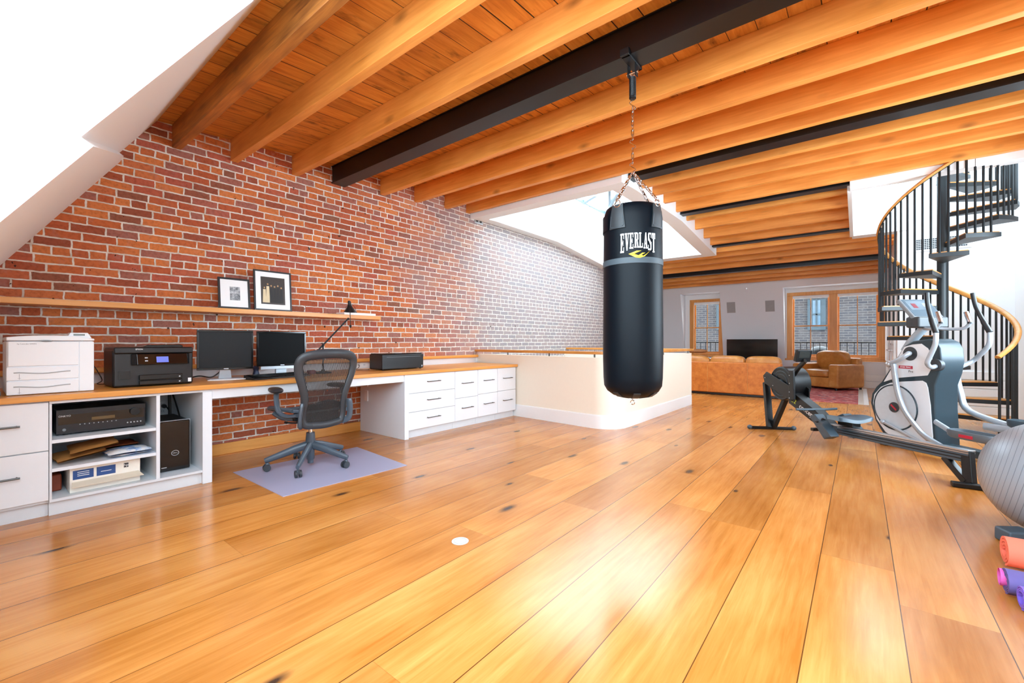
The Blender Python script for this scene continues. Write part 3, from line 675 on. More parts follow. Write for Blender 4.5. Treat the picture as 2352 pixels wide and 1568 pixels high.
# ================================================================== ON THE WORKTOP
Z = ZT1 + .0006
M['prn'] = mat('white printer plastic', 'ebf1f6', .35, var=.01); M['prn2'] = mat('pale grey printer line', '8c9296', .5)
# laser printer
PXF = -4.10
a, b = PX(14, 880, PXF), PX(181, 880, PXF); c2 = PX(216, 880, PXF-.02); zt_ = PX(100, 770, PXF).z; zl = [PX(100, v, PXF).z for v in (783, 841, 872)]
y0, y1, y2 = a.y, b.y, c2.y
r = thing('laser_printer', (PXF-.2, (y0+y2)/2, Z), 'large white laser printer with two paper trays at the left end of the worktop', 'printer')
m = MB(); m.box((PXF-.42, y0, Z), (PXF-.006, y2, zl[0])); m.build('body', M['prn'], r, bevel=.012)
m = MB(); n_ = 10; top = []
for i in range(n_+1):
    t = i/n_; top.append((y0+(y2-y0)*t, zt_-.012*abs(2*t-1)**2.5 - (.008 if t > .8 else 0)))
poly = [(y0, zl[0]+.002)] + top + [(y2, zl[0]+.002)]
m.prism(poly, -.42, (PXF, 0, 0), (0, 1, 0), (0, 0, 1), (1, 0, 0)); lid = m.build('top_cover', M['prn'], r, bevel=.006)
cy0, cy1 = PX(158, 770, PXF-.05).y, PX(210, 770, PXF-.05).y
m = MB(); m.prism([(cy0-.012, zt_-.016), (cy0+.004, zt_+.020), (cy1-.02, zt_+.020), (cy1, zt_-.018)], -.10, (PXF-.03, 0, 0), (0, 1, 0), (0, 0, 1), (1, 0, 0)); cp = m.build('control_panel', M['prn'], r, bevel=.004)
MB().box((PXF-.0305, cy0+.02, zt_+.0), (PXF-.029, cy1-.035, zt_+.012)).build('display', mat('grey lcd', '7b8784', .3), cp)
MB().box((PXF-.008, y0+.006, zl[1]+.003), (PXF+.004, y1, zl[0]-.003)).build('front_door', M['prn'], r, bevel=.005)
m = MB(); m.ell((PXF+.004, (y0+y1)/2+.01, zl[0]), (.004, .028, .006)); m.build('latch', M['mid_gr'], r, smooth=True)
MB().box((PXF-.008, y1+.003, Z+.004), (PXF-.002, y2-.003, zl[0]-.003)).build('side_panel', M['prn'], r, bevel=.004)
for (z0, z1) in ((zl[2]+.003, zl[1]-.003), (Z+.004, zl[2]-.003)):
    t = MB().box((PXF-.008, y0, z0), (PXF+.004, y1, z1)).build('paper_tray', M['prn'], r, bevel=.004)
    m = MB(); zm = z0+(z1-z0)*.55; pts = [(PXF+.006, y0+.03+(y1-y0-.07)*i/12, zm + (.005*cos(pi*i/6) if i else .004)) for i in range(13)]
    m.tube(pts, .0035, 6); m.build('finger_groove', mat('shadow grey groove', 'a9afb3', .5) if 'shadow grey groove' not in bpy.data.materials else bpy.data.materials['shadow grey groove'], t)
    m = MB(); m.box((PXF+.004, y0+.053, z0+.006), (PXF+.0045, y0+.055, zm-.004)); m.box((PXF+.004, y0+.047, z0+.012), (PXF+.0045, y0+.061, z0+.0135)); m.build('paper_level_gauge', M['prn2'], t)
TX = lambda x, y, z, rz=pi/2: Matrix.Translation((x, y, z)) @ Matrix.Rotation(rz, 4, 'Z') @ Matrix.Rotation(pi/2, 4, 'X')
MB().text('hp LaserJet 5000N', .011, TX(PXF+.0045, y0+.085, zl[0]-.018), .0003).build('lettering', M['prn2'], r)
# things cut by the left frame edge
o = MB().box((-4.45, y0-.30, Z), (-4.12, y0-.02, Z+.035)).build('document_tray', M['mid_gr'], bevel=.008); tag(o, 'low grey tray at the left frame edge beside the laser printer', 'tray')
o = MB().ell((-4.4, y0-.14, Z+.035+.045), (.13, .10, .045), 16, 8, .7).build('plastic_bag', M['trimw'], smooth=True); tag(o, 'crumpled white bag on the grey tray left of the laser printer', 'bag')
# multifunction printer
PM = -4.17
a, b = PX(260, 880, PM), PX(447, 880, PM); y0, y1 = a.y, b.y; zt_ = PX(330, 797, PM).z; zm = PX(350, 838, PM).z
r = thing('inkjet_printer', (PM-.2, (y0+y1)/2, Z), 'black multifunction inkjet printer with small blue screen on the worktop', 'printer')
MB().box((PM-.36, y0, Z), (PM-.03, y1, zt_-.012)).build('body', M['black_pl'], r, bevel=.018)
MB().box((PM-.35, y0+.005, zt_-.05), (PM-.012, y1-.005, zt_)).build('scanner_lid', M['black_pl'], r, bevel=.012)
m = MB(); m.rings([[(PM-.03, y, zt_-.008), (PM-.03, y, zt_+h_), (PM-.30, y, zt_+h_), (PM-.30, y, zt_-.008)] for y, h_ in ((y0+.17, .002), (y0+.20, .016), (y1-.09, .020), (y1-.07, .012))]); m.build('document_feeder', M['gloss_bk'], r, bevel=.004)
m = MB(); m.rings([[(PM-.02, y0+.10, zm), (PM-.02, y1-.03, zm), (PM-.02, y1-.03, zt_-.05), (PM-.02, y0+.10, zt_-.05)], [(PM+.018, y0+.13, zm+.005), (PM+.018, y1-.05, zm+.005), (PM-.006, y1-.05, zt_-.05), (PM-.006, y0+.13, zt_-.05)]]); pnl = m.build('control_panel', M['gloss_bk'], r, bevel=.004)
def onpanel(m, ya, yb, ta, tb, d=.0015):
    f = lambda t: (PM+.018-.024*t, zm+.005+(zt_-.055-zm)*t)
    xa, za = f(ta); xb, zb_ = f(tb); m.rings([[(xa, ya, za), (xa, yb, za), (xb, yb, zb_), (xb, ya, zb_)], [(xa+d, ya, za), (xa+d, yb, za), (xb+d, yb, zb_), (xb+d, ya, zb_)]]); return m
k = NT('blue printer screen'); k.b.inputs['Emission Color'].default_value = (*lin('5a68b0'), 1); k.b.inputs['Emission Strength'].default_value = .5; M['screen_b'] = k.done(lin('4a55a0'), .2)
sw = y1-y0
onpanel(MB(), y0+sw*.50, y0+sw*.65, .18, .72).build('screen', M['screen_b'], pnl)
for t in (.3, .58): onpanel(MB(), y0+sw*.36, y0+sw*.395, t, t+.10).build('button', M['silver'], pnl)
for z0, z1 in ((Z+.012, Z+.045), (Z+.05, Z+.088)):
    t = MB().box((PM-.03, y0+sw*.30, z0), (PM-.004, y1-sw*.16, z1)).build('paper_cassette', M['gloss_bk'], r, bevel=.004)
    MB().box((PM-.004, y1-sw*.21, z0+.012), (PM-.002, y1-sw*.19, z0+.02)).build('level_mark', M['silver'], t)
m = MB(); m.box((PM-.03, y0+sw*.07, Z+.06), (PM-.026, y0+sw*.20, Z+.12)); m.build('card_slot', M['gloss_bk'], r)
m = MB().text('EPSON', .014, TX(PM-.0115, y0+sw*.30, zt_-.016), .0004).build('lettering', M['trimw'], r)
MB().box((PM-.031, y1-sw*.075, Z+.018), (PM-.0285, y1-sw*.03, Z+.048)).build('energy_sticker', M['trimw'], r)
# monitors
def monitor(u0, v0, u1, v1, u2, v2, x, tilt, label, led, stand):
    """u0..u1 screen span at plane x, drawn facing +x turned by tilt about z"""
    pa, pb = PX(u0, v1, x), PX(u1, v1, x+tilt); y0, y1 = pa.y, pb.y; zb_, zt_ = PX(u0, v1, x).z, PX(u0, v0, x).z
    c = Vector((x+tilt/2, (y0+y1)/2, Z)); W_ = math.hypot(y1-y0, tilt); ang = math.atan2(-tilt, y1-y0)
    r = thing('computer_monitor', c, label, 'monitor', 'monitors on the desk')
    T = Matrix.Translation((c.x, c.y, 0)) @ Matrix.Rotation(ang, 4, 'Z'); h = W_/2; bz = .017
    m = MB(T); m.box((-.022, -h, zb_+bz*1.1), (0, -h+bz, zt_-bz)); m.box((-.022, h-bz, zb_+bz*1.1), (0, h, zt_-bz)); m.box((-.022, -h, zb_), (0, h, zb_+bz*1.1)); m.box((-.022, -h, zt_-bz), (0, h, zt_)); m.build('bezel', M['gloss_bk'], r, bevel=.003)
    MB(T).box((-.012, -h+bz*.9, zb_+bz*.9), (-.004, h-bz*.9, zt_-bz*.9)).build('screen', mat('dark matte screen', '15181b' if led else '030304', .42, spec=.25 if led else .1), r)
    MB(T).box((-.05, -h*.75, zb_+.03), (-.02, h*.75, zt_-.03)).build('back_shell', M['black_pl'], r, bevel=.01)
    MB(T).box((0, -.018, zb_+.005), (.0012, .018, zb_+.013)).build('badge', M['silver'], r)
    m = MB(T)
    if stand == 'neck':
        m.rings([[(-.06, -.05, Z+.01), (-.04, -.05, Z+.01), (-.04, .05, Z+.01), (-.06, .05, Z+.01)], [(-.05, -.035, zb_+.06), (-.03, -.035, zb_+.06), (-.03, .035, zb_+.06), (-.05, .035, zb_+.06)]])
        m.box((-.14, -.13, Z), (.05, .13, Z+.012)); m.build('stand', M['silver'], r, bevel=.003)
    else:
        m.box((-.06, -.05, Z), (-.03, .05, zb_+.06)); m.box((-.13, -.14, Z), (.04, .14, Z+.014)); m.build('stand', M['silver'], r, bevel=.003)
        MB(T).box((-.004, -h*.85, zb_-.03), (.0, h*.85, zb_)).build('speaker_bar', M['silver'], r, bevel=.002)
    return r
monitor(452, 757, 582, 851, 0, 0, -4.42, .06, 'left computer monitor with dark grey screen beside the black inkjet printer', True, 'neck')
monitor(590, 760, 703, 842, 0, 0, -4.50, .03, 'right computer monitor with blacker screen, partly behind the office chair', False, 'bar')
# keyboard
ka, kb = PZ(583, 868, Z+.02), PZ(690, 860, Z+.02)
kc = (ka+kb)/2; kd = (kb-ka); ang = math.atan2(kd.y, kd.x)
r = thing('keyboard', (kc.x, kc.y, Z), 'black computer keyboard lying in front of the right monitor', 'keyboard')
T = Matrix.Translation((ka.x, ka.y, Z)) @ Matrix.Rotation(ang, 4, 'Z')
L = kd.length+.1; m = MB(T); m.rings([[(x, -.01, 0), (x, -.01, .014), (x, .15, .040), (x, .15, 0)] for x in (0, L)]); m.build('base', M['black_pl'], r, bevel=.003)
for i in range(5):
    for j in range(18):
        if i == 0 and 4 < j < 10: continue
        x0 = .012+j*(L-.024)/18; yy = .004+i*.027; zz_ = .0165+yy*.165
        MB(T).box((x0, yy, zz_), (x0+(L-.024)/18-.0035, yy+.022, zz_+.006)).build('key', M['gloss_bk'], r)
# figurine between the monitors, red-black stapler, mouse
p = PX(588, 850, -4.62); r = thing('figurine', (p.x, p.y, Z), 'small brown and blue figurine standing between the two monitors', 'figurine')
m = MB(); m.lathe([(.028, 0), (.03, .02), (.022, .05), (.03, .08), (.018, .10)], (p.x, p.y, Z), 14, 'z', True); m.build('body', mat('blue black glaze', '1d2a4a', .4, var=.4), r, smooth=True)
m = MB(); m.ell((p.x, p.y, Z+.12), (.026, .026, .028)); m.build('head', mat('brown glaze', '8a4a24', .4, var=.3), r, smooth=True)
# desk lamp
LX = -4.46
r = thing('desk_lamp', (LX, PX(742, 850, LX).y, Z), 'black articulated desk lamp leaning over the oak shelf', 'lamp')
q = lambda u, v, x=LX: PX(u, v, x)
b0 = q(742, 846); m = MB(); m.lathe([(.085, 0), (.085, .012), (.02, .025), (.015, .04)], (b0.x, b0.y, Z), 24, 'z', True); m.build('base', M['black_metal'], r, smooth=True)
e1, e2, sh_ = q(742, 793), q(800, 732), q(803, 703)
m = MB(); m.tube([(b0.x, b0.y, Z+.03), e1], .008, 10); m.build('post', M['black_metal'], r, smooth=True)
d = (e2-e1).normalized(); m = MB(); m.tube([e1 - d*.09, e2], .0065, 10); m.tube([e1 - d*.09+Vector((0,0,.012)), e2+Vector((0, 0, .012))], .003, 6); m.build('lower_arm', M['black_metal'], r, smooth=True)
m = MB(); m.tube([q(805, 752), q(804, 716)], .004, 8); m.ell(q(805, 749), (.013, .013, .018)); m.build('counterweight_arm', M['black_metal'], r, smooth=True)
m = MB(); m.ell(e1, (.014, .014, .014)); m.ell(e2, (.013, .013, .013)); m.build('joint', M['black_metal'], r, smooth=True)
bs, tp = q(805, 717), q(802, 691); m = MB(); ax = (bs-tp); n_ = 24
rs = []
for rr, t in ((.001, -.05), (.014, 0), (.018, .12), (.017, .3), (.028, .5), (.05, .78), (.062, 1.0), (.060, 1.0), (.048, .78), (.02, .5)):
    c_ = tp + ax*t; rs.append([c_ + Vector((cos(2*pi*j/n_)*rr, sin(2*pi*j/n_)*rr, 0)) for j in range(n_)])
m.rings(rs, True, False); m.build('lamp_shade', M['black_metal'], r, smooth=True)
m = MB(); m.tube([bs+Vector((0, -.068*cos(t), .005+.085*sin(t))) for t in [pi*i/14 for i in range(15)]], .0025, 6); m.ell(bs+Vector((0, .07, .005)), (.006, .012, .006)); m.ell(bs+Vector((0, -.07, .005)), (.006, .01, .006)); m.build('yoke', M['black_metal'], r, smooth=True)
o = MB().box((LX-.03, b0.y-.16, Z), (LX+.03, b0.y-.09, Z+.04)).build('stapler', mat('dark red plastic', '7d1626', .4), bevel=.01); tag(o, 'small dark red desk item beside the desk lamp base', 'desk item')
# slim printer
PS = -4.30
a, b = PX(878, 850, PS), PX(973, 847, PS); y0, y1 = a.y, b.y; zt_ = PX(930, 813, PS).z
r = thing('slim_printer', (PS-.15, (y0+y1)/2, Z), 'low black portable printer on the worktop right of the office chair', 'printer')
MB().box((PS-.26, y0, Z+.008), (PS, y1, zt_)).build('body', M['black_pl'], r, bevel=.012)
MB().box((PS-.25, y0+.01, zt_-.001), (PS-.02, y1-.01, zt_+.012)).build('lid', M['gloss_bk'], r, bevel=.006)
MB().box((PS-.16, (y0+y1)/2-.05, zt_+.011), (PS-.10, (y0+y1)/2+.05, zt_+.014)).build('logo_plate', M['silver'], r, bevel=.001)
MB().box((PS, y0+.06, zt_-.032), (PS+.002, y1-.05, zt_-.029)).build('seam', M['mid_gr'], r)
MB().box((PS, y1-.035, Z+.025), (PS+.0015, y1-.02, Z+.045)).build('mark', M['silver'], r)
for yy in (y0+.03, y1-.03): MB().cyl((PS-.03, yy, Z), .012, .009, 10).build('foot', M['black_pl'], r)
# cables
def cable(name, pts, label, rr=.0035, m_='black_pl', cat='cable'):
    o = MB().tube(smoothpath(pts, 6), rr, 6).build(name, M[m_], smooth=True); tag(o, label, cat); return o
yy = Y(232, -4.6)
cable('power_cable', [(-4.78, yy-.02, Z+.15), (-4.74, yy, Z+.1), (-4.7, yy+.02, Z+.03), (-4.62, yy-.02, Z+.010), (-4.57, yy+.02, Z+.010), (-4.62, yy+.05, Z+.03), (-4.7, yy+.06, Z+.07)], 'black cable looping between the white laser printer and the black inkjet printer')
ym = Y(455, -4.45)
cable('monitor_cable', [(-4.72, ym+.02, Z+.012), (-4.64, ym-.02, Z+.012), (-4.60, ym+.05, Z+.03), (-4.62, ym+.14, Z+.012), (-4.66, ym+.2, Z+.03), (-4.68, ym+.26, Z+.08)], 'tangle of black cable behind the left monitor', .006)
cable('mouse_cable', [(-4.28, ym+.02, Z+.009), (-4.25, ym+.08, Z+.009), (-4.22, ym+.20, Z+.009), (-4.23, ym+.30, Z+.009), (-4.26, ym+.40, Z+.009)], 'thin white cable in front of the left monitor', .004, 'trimw')
yp = Y(838, -4.7)
cable('printer_cable', [(-4.852, yp, .818), (-4.82, yp+.0, .82), (-4.74, yp-.06, Z+.02), (-4.6, yp-.2, Z+.009), (-4.48, yp-.10, Z+.009), (-4.54, yp-.05, Z+.009)], 'black cable from the backsplash outlet to the slim printer')
yp = PX(375, 935, XW+.06)
r = thing('tower_power_cord', (XW+.06, yp.y, yp.z), 'black power cord plugged into the outlet above the computer tower', 'cord')
MB().cyl((XW+.06, yp.y, yp.z+.012), .017, .045, 12, 'x').build('plug', M['black_pl'], r, bevel=.003)
MB().tube(smoothpath([(XW+.10, yp.y, yp.z+.012), (XW+.15, yp.y+.01, yp.z), (XW+.17, yp.y+.02, yp.z-.05), (XW+.15, yp.y+.02, yp.z-.18), (XW+.13, yp.y+.01, .13)], 6), .005, 8).build('cord', M['black_pl'], r, smooth=True)
cable('thick_cable', [(XW+.22, y_c-.05, ZT0-.035), (XW+.22, y_c-.045, .5), (XW+.24, y_c-.05, .3), (XW+.25, y_c-.045, .13)], 'thick black cable bundle hanging behind the computer tower', .012)
cable('video_cable', [(XW+.32, y_c-.06, ZT0-.035), (XW+.38, y_c-.035, .56), (XW+.46, y_c-.02, .4), (XW+.52, y_c-.02, .25), (XW+.5, y_c-.03, .125)], 'loose black cable right of the computer tower', .006)
# ================================================================== IN THE SHELVES
# AV receiver
RF = -4.14
a, b = PX(129, 990, RF), PX(334, 975, RF); y0, y1 = a.y, min(b.y, y_b-.015); z0 = zS1+.001; zt_ = PX(150, 941, RF).z
r = thing('stereo_receiver', (RF-.18, (y0+y1)/2, z0), 'black stereo receiver with round volume knob on the top shelf', 'receiver')
MB().box((RF-.36, y0, z0+.01), (RF-.012, y1, zt_)).build('body', M['black_pl'], r, bevel=.003)
fp = MB().box((RF-.012, y0, z0+.01), (RF, y1, zt_)).build('front_panel', mat('charcoal metal panel', '232225', .35, .3), r, bevel=.002); h = zt_-z0; W_ = y1-y0
MB().box((RF, y0+W_*.02, z0+h*.42), (RF+.0015, y1-W_*.02, z0+h*.80)).build('dark_strip', M['gloss_bk'], fp)
MB().box((RF+.0015, y0+W_*.37, z0+h*.50), (RF+.002, y0+W_*.63, z0+h*.62)).build('display', mat('amber unlit display', '5a4420', .3), fp)
m = MB(); m.cyl((RF, y0+W_*.865, z0+h*.70), h*.16, .02, 28, 'x'); m.build('volume_knob', M['black_metal'], fp, bevel=.002)
for i in range(9): MB().box((RF, y0+W_*(.24+.05*i), z0+h*.36), (RF+.003, y0+W_*(.25+.05*i), z0+h*.39)).build('button', M['silver'], fp)
for i in range(5): MB().cyl((RF, y0+W_*(.78+.04*i), z0+h*.24), .0045, .004, 10, 'x').build('socket', M['silver'], fp)
MB().cyl((RF, y0+W_*.08, z0+h*.22), .009, .006, 14, 'x').build('power_button', M['mid_gr'], fp)
MB().text('ONKYO', .016, TX(RF+.0025, y0+W_*.085, z0+h*.75), .0004).build('lettering', M['silver'], fp)
for yy in (y0+.05, y1-.05):
    for xx in (RF-.05, RF-.3): MB().cyl((xx, yy, z0), .018, .0105, 12).build('foot', M['black_pl'], r)
# parcels on the middle shelf
def parcel(name, T, d, mt, label, bulge=.0, extra=None):
    def fn(i, j): pass
    m = MB(T); L_, W_, H_ = d; nx, ny = 10, 8; rs = []
    top = []; 
    for s_ in (1, -1):
        m.grid(lambda u, v: ((u-.5)*L_ + .002*sin(9*v+u*5), (v-.5)*W_+.002*sin(11*u), s_*H_/2*(.25+.75*min(1, 6*min(u, 1-u))*min(1, 6*min(v, 1-v))) + .0015*sin(17*u+9*v)), nx, ny)
    o = m.build(name, mt, smooth=60); bm = bmesh.new(); bm.from_mesh(o.data); bmesh.ops.remove_doubles(bm, verts=bm.verts, dist=.004); bmesh.ops.recalc_face_normals(bm, faces=bm.faces); bm.to_mesh(o.data); bm.free(); tag(o, label, 'parcel'); return o
M['kraft'] = mat('brown kraft paper', 'b07a3c', .75, var=.12, scale=8); M['kraft2'] = mat('rust brown folder card', 'a8552a', .7, var=.15)
zs = zS2+.002; RX = lambda a: Matrix.Rotation(a, 4, 'X'); RZ = lambda a: Matrix.Rotation(a, 4, 'Z'); TR = Matrix.Translation
ws = y_b-y_a
parcel('padded_envelope', TR((-4.22, y_a+.152, zs+.040)) @ RX(rad(9)) @ RZ(.06), (.34, .24, .03), M['kraft'], 'brown padded envelope at the bottom left of the middle shelf')
parcel('padded_envelope', TR((-4.20, y_a+.225, zs+.086)) @ RX(rad(9)) @ RZ(-.04), (.34, .24, .03), M['kraft'], 'brown padded envelope lying on top, slanting up from the lower one')
parcel('card_folder', TR((-4.46, y_a+.385, zs+.026)) @ RZ(.05), (.24, .24, .010), M['kraft2'], 'rust brown card folder behind the padded envelopes')
parcel('black_binder', TR((-4.47, y_a+.395, zs+.010)) @ RZ(.02), (.28, .22, .014), M['black_pl'], 'black folder with pale edge at the back of the middle shelf')
k = NT('blue and white plastic packaging'); nz = k.noise(k.obj(), 12., 4., .6); k.done(k.ramp(nz, [(.42, lin('5f8fd0')), (.5, lin('bcd2ee')), (.56, lin('f2f4f6'))]), .3)
parcel('plastic_package', TR((-4.12, y_a+.395, zs+.024)) @ RZ(.05), (.22, .24, .04), k.m, 'blue and white plastic wrapped package on the middle shelf')
# paper box on the bottom shelf
BF = -4.06
a, b = PX(160, 1120, BF), PX(322, 1090, BF); y0, y1 = a.y, b.y; z0 = .109; zt_ = z0+.165
r = thing('cardboard_box', (BF-.15, (y0+y1)/2, z0), 'white printer paper box with two blue labels on the bottom shelf', 'box')
m = MB(); m.box((BF-.30, y0, z0), (BF, y1, zt_)); m.build('body', mat('white card', 'e8e4da', .6), r, bevel=.002)
MB().add([(BF+.0, y0+.01, z0+.07), (BF+.05, y0+.005, z0+.045), (BF+.055, y1+.01, z0+.05), (BF+.0, y1-.01, z0+.075), (BF+.001, y0+.01, z0+.067), (BF+.05, y0+.005, z0+.042), (BF+.055, y1+.01, z0+.047), (BF+.0, y1-.01, z0+.072)],
         [(0,1,2,3),(7,6,5,4),(0,4,5,1),(1,5,6,2),(2,6,7,3)]).build('torn_flap', mat('torn card', 'd3c8b4', .8), r)
M['hpblue'] = mat('deep blue label', '1f4a86', .4)
W_ = y1-y0
for t0, t1 in ((.04, .32), (.36, .63)):
    l = MB().box((BF, y0+W_*t0, z0+.085), (BF+.001, y0+W_*t1, z0+.145)).build('label', M['hpblue'], r, bevel=.0004)
    for i in range(3 if t0 < .1 else 1): MB().box((BF+.001, y0+W_*(t0+.06), z0+.13-i*.012-(.02 if t0 > .1 else 0)), (BF+.0014, y0+W_*(t1-.06), z0+.1335-i*.012-(.02 if t0 > .1 else 0))).build('text_line', M['trimw'], l)
lg = MB().box((BF, y0+W_*.75, z0+.112), (BF+.001, y0+W_*.82, z0+.142)).build('logo_plate', M['black_pl'], r)
MB().text('hp', .026, TX(BF+.0012, y0+W_*.785, z0+.128), .0003).build('lettering', M['trimw'], lg)
o = MB().box((-4.34, y_a+.016, .109), (-4.20, y_a+.075, .22)).build('storage_tin', mat('red brown painted tin', '8e3a1e', .5, var=.2), bevel=.01); tag(o, 'reddish brown tin in the left corner of the bottom shelf', 'tin')
# computer tower
CF = -4.14
a, b = PX(366, 1090, CF), PX(437, 1078, CF); y0, y1 = a.y, b.y; z0 = .109; zt_ = PX(400, 966, CF).z
r = thing('computer_tower', (CF-.2, (y0+y1)/2, z0), 'glossy black computer tower standing in the open desk bay', 'computer')
MB().box((CF-.42, y0, z0), (CF-.02, y1, zt_)).build('case', M['black_pl'], r, bevel=.012)
MB().box((CF-.025, y0-.004, z0-.0), (CF-.006, y1+.004, zt_+.004)).build('silver_rim', M['silver'], r, bevel=.008)
fp = MB().box((CF-.02, y0, z0+.004), (CF, y1, zt_)).build('front_panel', M['gloss_bk'], r, bevel=.01)
yc = (y0+y1)/2; m = MB(); m.torus((CF+.001, yc, z0+.14), .021, .0022, 'x', 24, 6, 1.1, .9); m.build('logo_ring', M['silver'], fp, smooth=True)
MB().text('DELL', .014, TX(CF+.0004, yc, z0+.14), .0006).build('lettering', M['silver'], fp)
for zz_ in (zt_-.06, zt_-.10): MB().box((CF, y0+.07, zz_), (CF+.0008, y1-.015, zz_+.032)).build('drive_door', M['gloss_bk'], fp)
MB().box((CF, y0+.012, z0+.035), (CF+.0008, y0+.045, z0+.04)).build('badge', M['silver'], fp)
# ================================================================== OFFICE CHAIR
MT = [PZ(u, v) for u, v in ((535, 1085), (650, 1141), (935, 1069), (820, 1027))]
k = NT('translucent lilac chair mat'); k.b.inputs['Alpha'].default_value = .82; M['mat'] = k.done(lin('b2b1cb'), .28)
o = MB().rings([[(p.x, p.y, z) for p in MT] for z in (.0006, .0045)]).build('chair_mat', M['mat']); tag(o, 'lilac-grey plastic chair mat on the floor under the office chair', 'chair mat')
CC = Vector((-3.81, 1.905, .0047))
r = thing('office_chair', CC, 'grey mesh-backed swivel office chair with armrests at the desk', 'chair')
M['chair'] = mat('graphite grey chair plastic', '4a5560', .38, .1); M['chair2'] = mat('dark graphite plastic', '2f3338', .45); M['pad'] = mat('soft black arm pad', '20242a', .45)
face = rad(181)       # direction the sitter looks (towards the wall)
T = TR(CC) @ RZ(face - pi/2)    # local +y = forwards
br = .335
phis = [math.atan2(p.y-CC.y, p.x-CC.x) for p in (PZ(614, 1080), PZ(687, 1096), PZ(791, 1073))]
base_phi = phis[1]
hub = MB(TR(CC)); hub.lathe([(.0, .30), (.035, .30), (.04, .24), (.034, .13), (.034, .07), (.02, .05), (.02, .05), (0, .05)], (0, 0, 0), 20, 'z'); hub.lathe([(.024, .06), (.024, .0+.03), (0, .03)], (0, 0, 0), 16, 'z', True); hub.build('hub', M['chair'], r, smooth=True)
ch = MB(TR(CC)); ch.cyl((0, 0, .28), .017, .17, 16); ch.build('gas_lift', M['chrome'], r, smooth=True)
for i in range(5):
    A = TR(CC) @ RZ(base_phi + i*2*pi/5)
    m = MB(A); m.tube([(.02, 0, .19), (.12, 0, .165), (.24, 0, .125), (br-.01, 0, .098), (br+.02, 0, .090)], [.034, .031, .026, .022, .018], 10, .8, 1.1); leg = m.build('base_leg', M['chair'], r, smooth=True)
    c = MB(A); c.cyl((br, 0, .055), .008, .04, 8); c.ell((br, 0, .052), (.022, .012, .020)); 
    B = A @ TR((br, 0, 0)) @ RZ(.7*i+.5)
    cs = MB(B); cs.cyl((-.004, -.026, .030), .0295, .018, 20, 'y'); cs.cyl((-.004, .008, .030), .0295, .018, 20, 'y'); cs.box((-.02, -.008, .03), (.02, .008, .065)); cs.build('caster', M['chair2'], leg, smooth=True, bevel=.002); c.build('caster_stem', M['chair'], leg, smooth=True)
# mechanism and seat
m = MB(T); m.ell((0, .01, .435), (.13, .16, .045), 20, 10, .7); m.box((-.16, -.04, .42), (.16, .04, .45)); m.build('tilt_mechanism', M['chair2'], r, smooth=True, bevel=.006)
m = MB(T); m.tube(smoothpath([(-.09, -.10, .42), (-.14, -.02, .405), (-.17, .08, .40)], 4), .008, 8); m.ell((-.17, .09, .40), (.012, .03, .012)); m.build('lever', M['chair2'], r, smooth=True)
sp = [(-.23, -.16), (-.255, .0), (-.265, .14), (-.24, .24), (-.12, .275), (.12, .275), (.24, .24), (.265, .14), (.255, 0), (.23, -.16), (.12, -.20), (-.12, -.20)]
loop = smoothpath([(x, y, .515 + .02*((x/.26)**2) - (.03*max(0, (y-.15)/.12)**2)) for x, y in sp + sp[:1]], 5)
MB(T).tube(loop, .019, 8, 1, .9).build('seat_frame', M['chair'], r, smooth=True)
cn = Vector((0, .04, .50)); m = MB(T); lp = [Vector(p) for p in loop[:-1]]
m.rings([[cn + (p-cn)*s_ + Vector((0, 0, -.012*(1-s_*s_))) for p in lp] for s_ in (.01, .3, .6, .85, 1.)], True, False)
k = NT('dark woven mesh'); xx, yy, zz_ = k.sep(k.obj()); st = k.math('LESS_THAN', k.math('FRACT', k.math('MULTIPLY', zz_, 95.)), .60)
M['mesh_seat'] = mat('dark woven seat mesh', '26282b', .7, var=.2, scale=200)
m.build('seat', M['mesh_seat'], r, smooth=True)
# backrest: wide at the shoulder, pinched, wide again; curved in depth
prof = [(.36, .205), (.42, .225), (.50, .225), (.56, .215), (.62, .20), (.70, .215), (.78, .245), (.86, .268), (.93, .262), (.985, .215)]
def bk(z): # depth of back plane
    return -.235 - .02*sin((z-.45)*3.2) - max(0, z-.5)*.16
def outline(s_, off=0):
    L_ = []
    pts = [(-.12, .385), (-.185, .40), (-.205, .47), (-.198, .58), (-.205, .65), (-.235, .75), (-.268, .85), (-.275, .93), (-.245, .985), (-.15, 1.012), (0, 1.02)]
    full = pts + [(-x, z) for x, z in pts[-2::-1]] + [(0, .378)]
    c = Vector((0, .68)); return [(x*s_, .69+(z-.69)*s_) for x, z in full]
def bpt(x, z, o=0): return Vector((x*.93, bk(z) + .55*x*x + o, z))
lp3 = smoothpath([bpt(x, z) for x, z in outline(.95)] + [bpt(*outline(.95)[0])], 4)
zc = [p.z for p in lp3]
m = MB(T); m.tube(lp3, [.024 + .02*max(0, (p.z-.6)) for p in lp3], 10, .75, 1.25); m.build('back_frame', M['chair2'], r, smooth=True)
m = MB(T); inn = lp3[:-1]; cc = Vector((0, bk(.69), .69))
m.rings([[Vector((p.x*s_, bk(.69+(p.z-.69)*s_) + .55*(p.x*s_)**2, .69+(p.z-.69)*s_)) for p in inn] for s_ in (.02, .25, .5, .75, .95)], True, False)
k = NT('open weave back mesh'); xx, yy, zz_ = k.sep(k.n('ShaderNodeTexCoord').outputs['Object'])
rot = k.math('ADD', k.math('MULTIPLY', xx, -.28), k.math('MULTIPLY', yy, .96))
st = k.math('LESS_THAN', k.math('FRACT', k.math('MULTIPLY', rot, 105.)), .56)
k.t.links.new(k.math('MAXIMUM', st, .50), k.b.inputs['Alpha']); M['weave'] = k.done(lin('1b1c1d'), .6)
m.build('back_mesh', M['weave'], r, smooth=True)
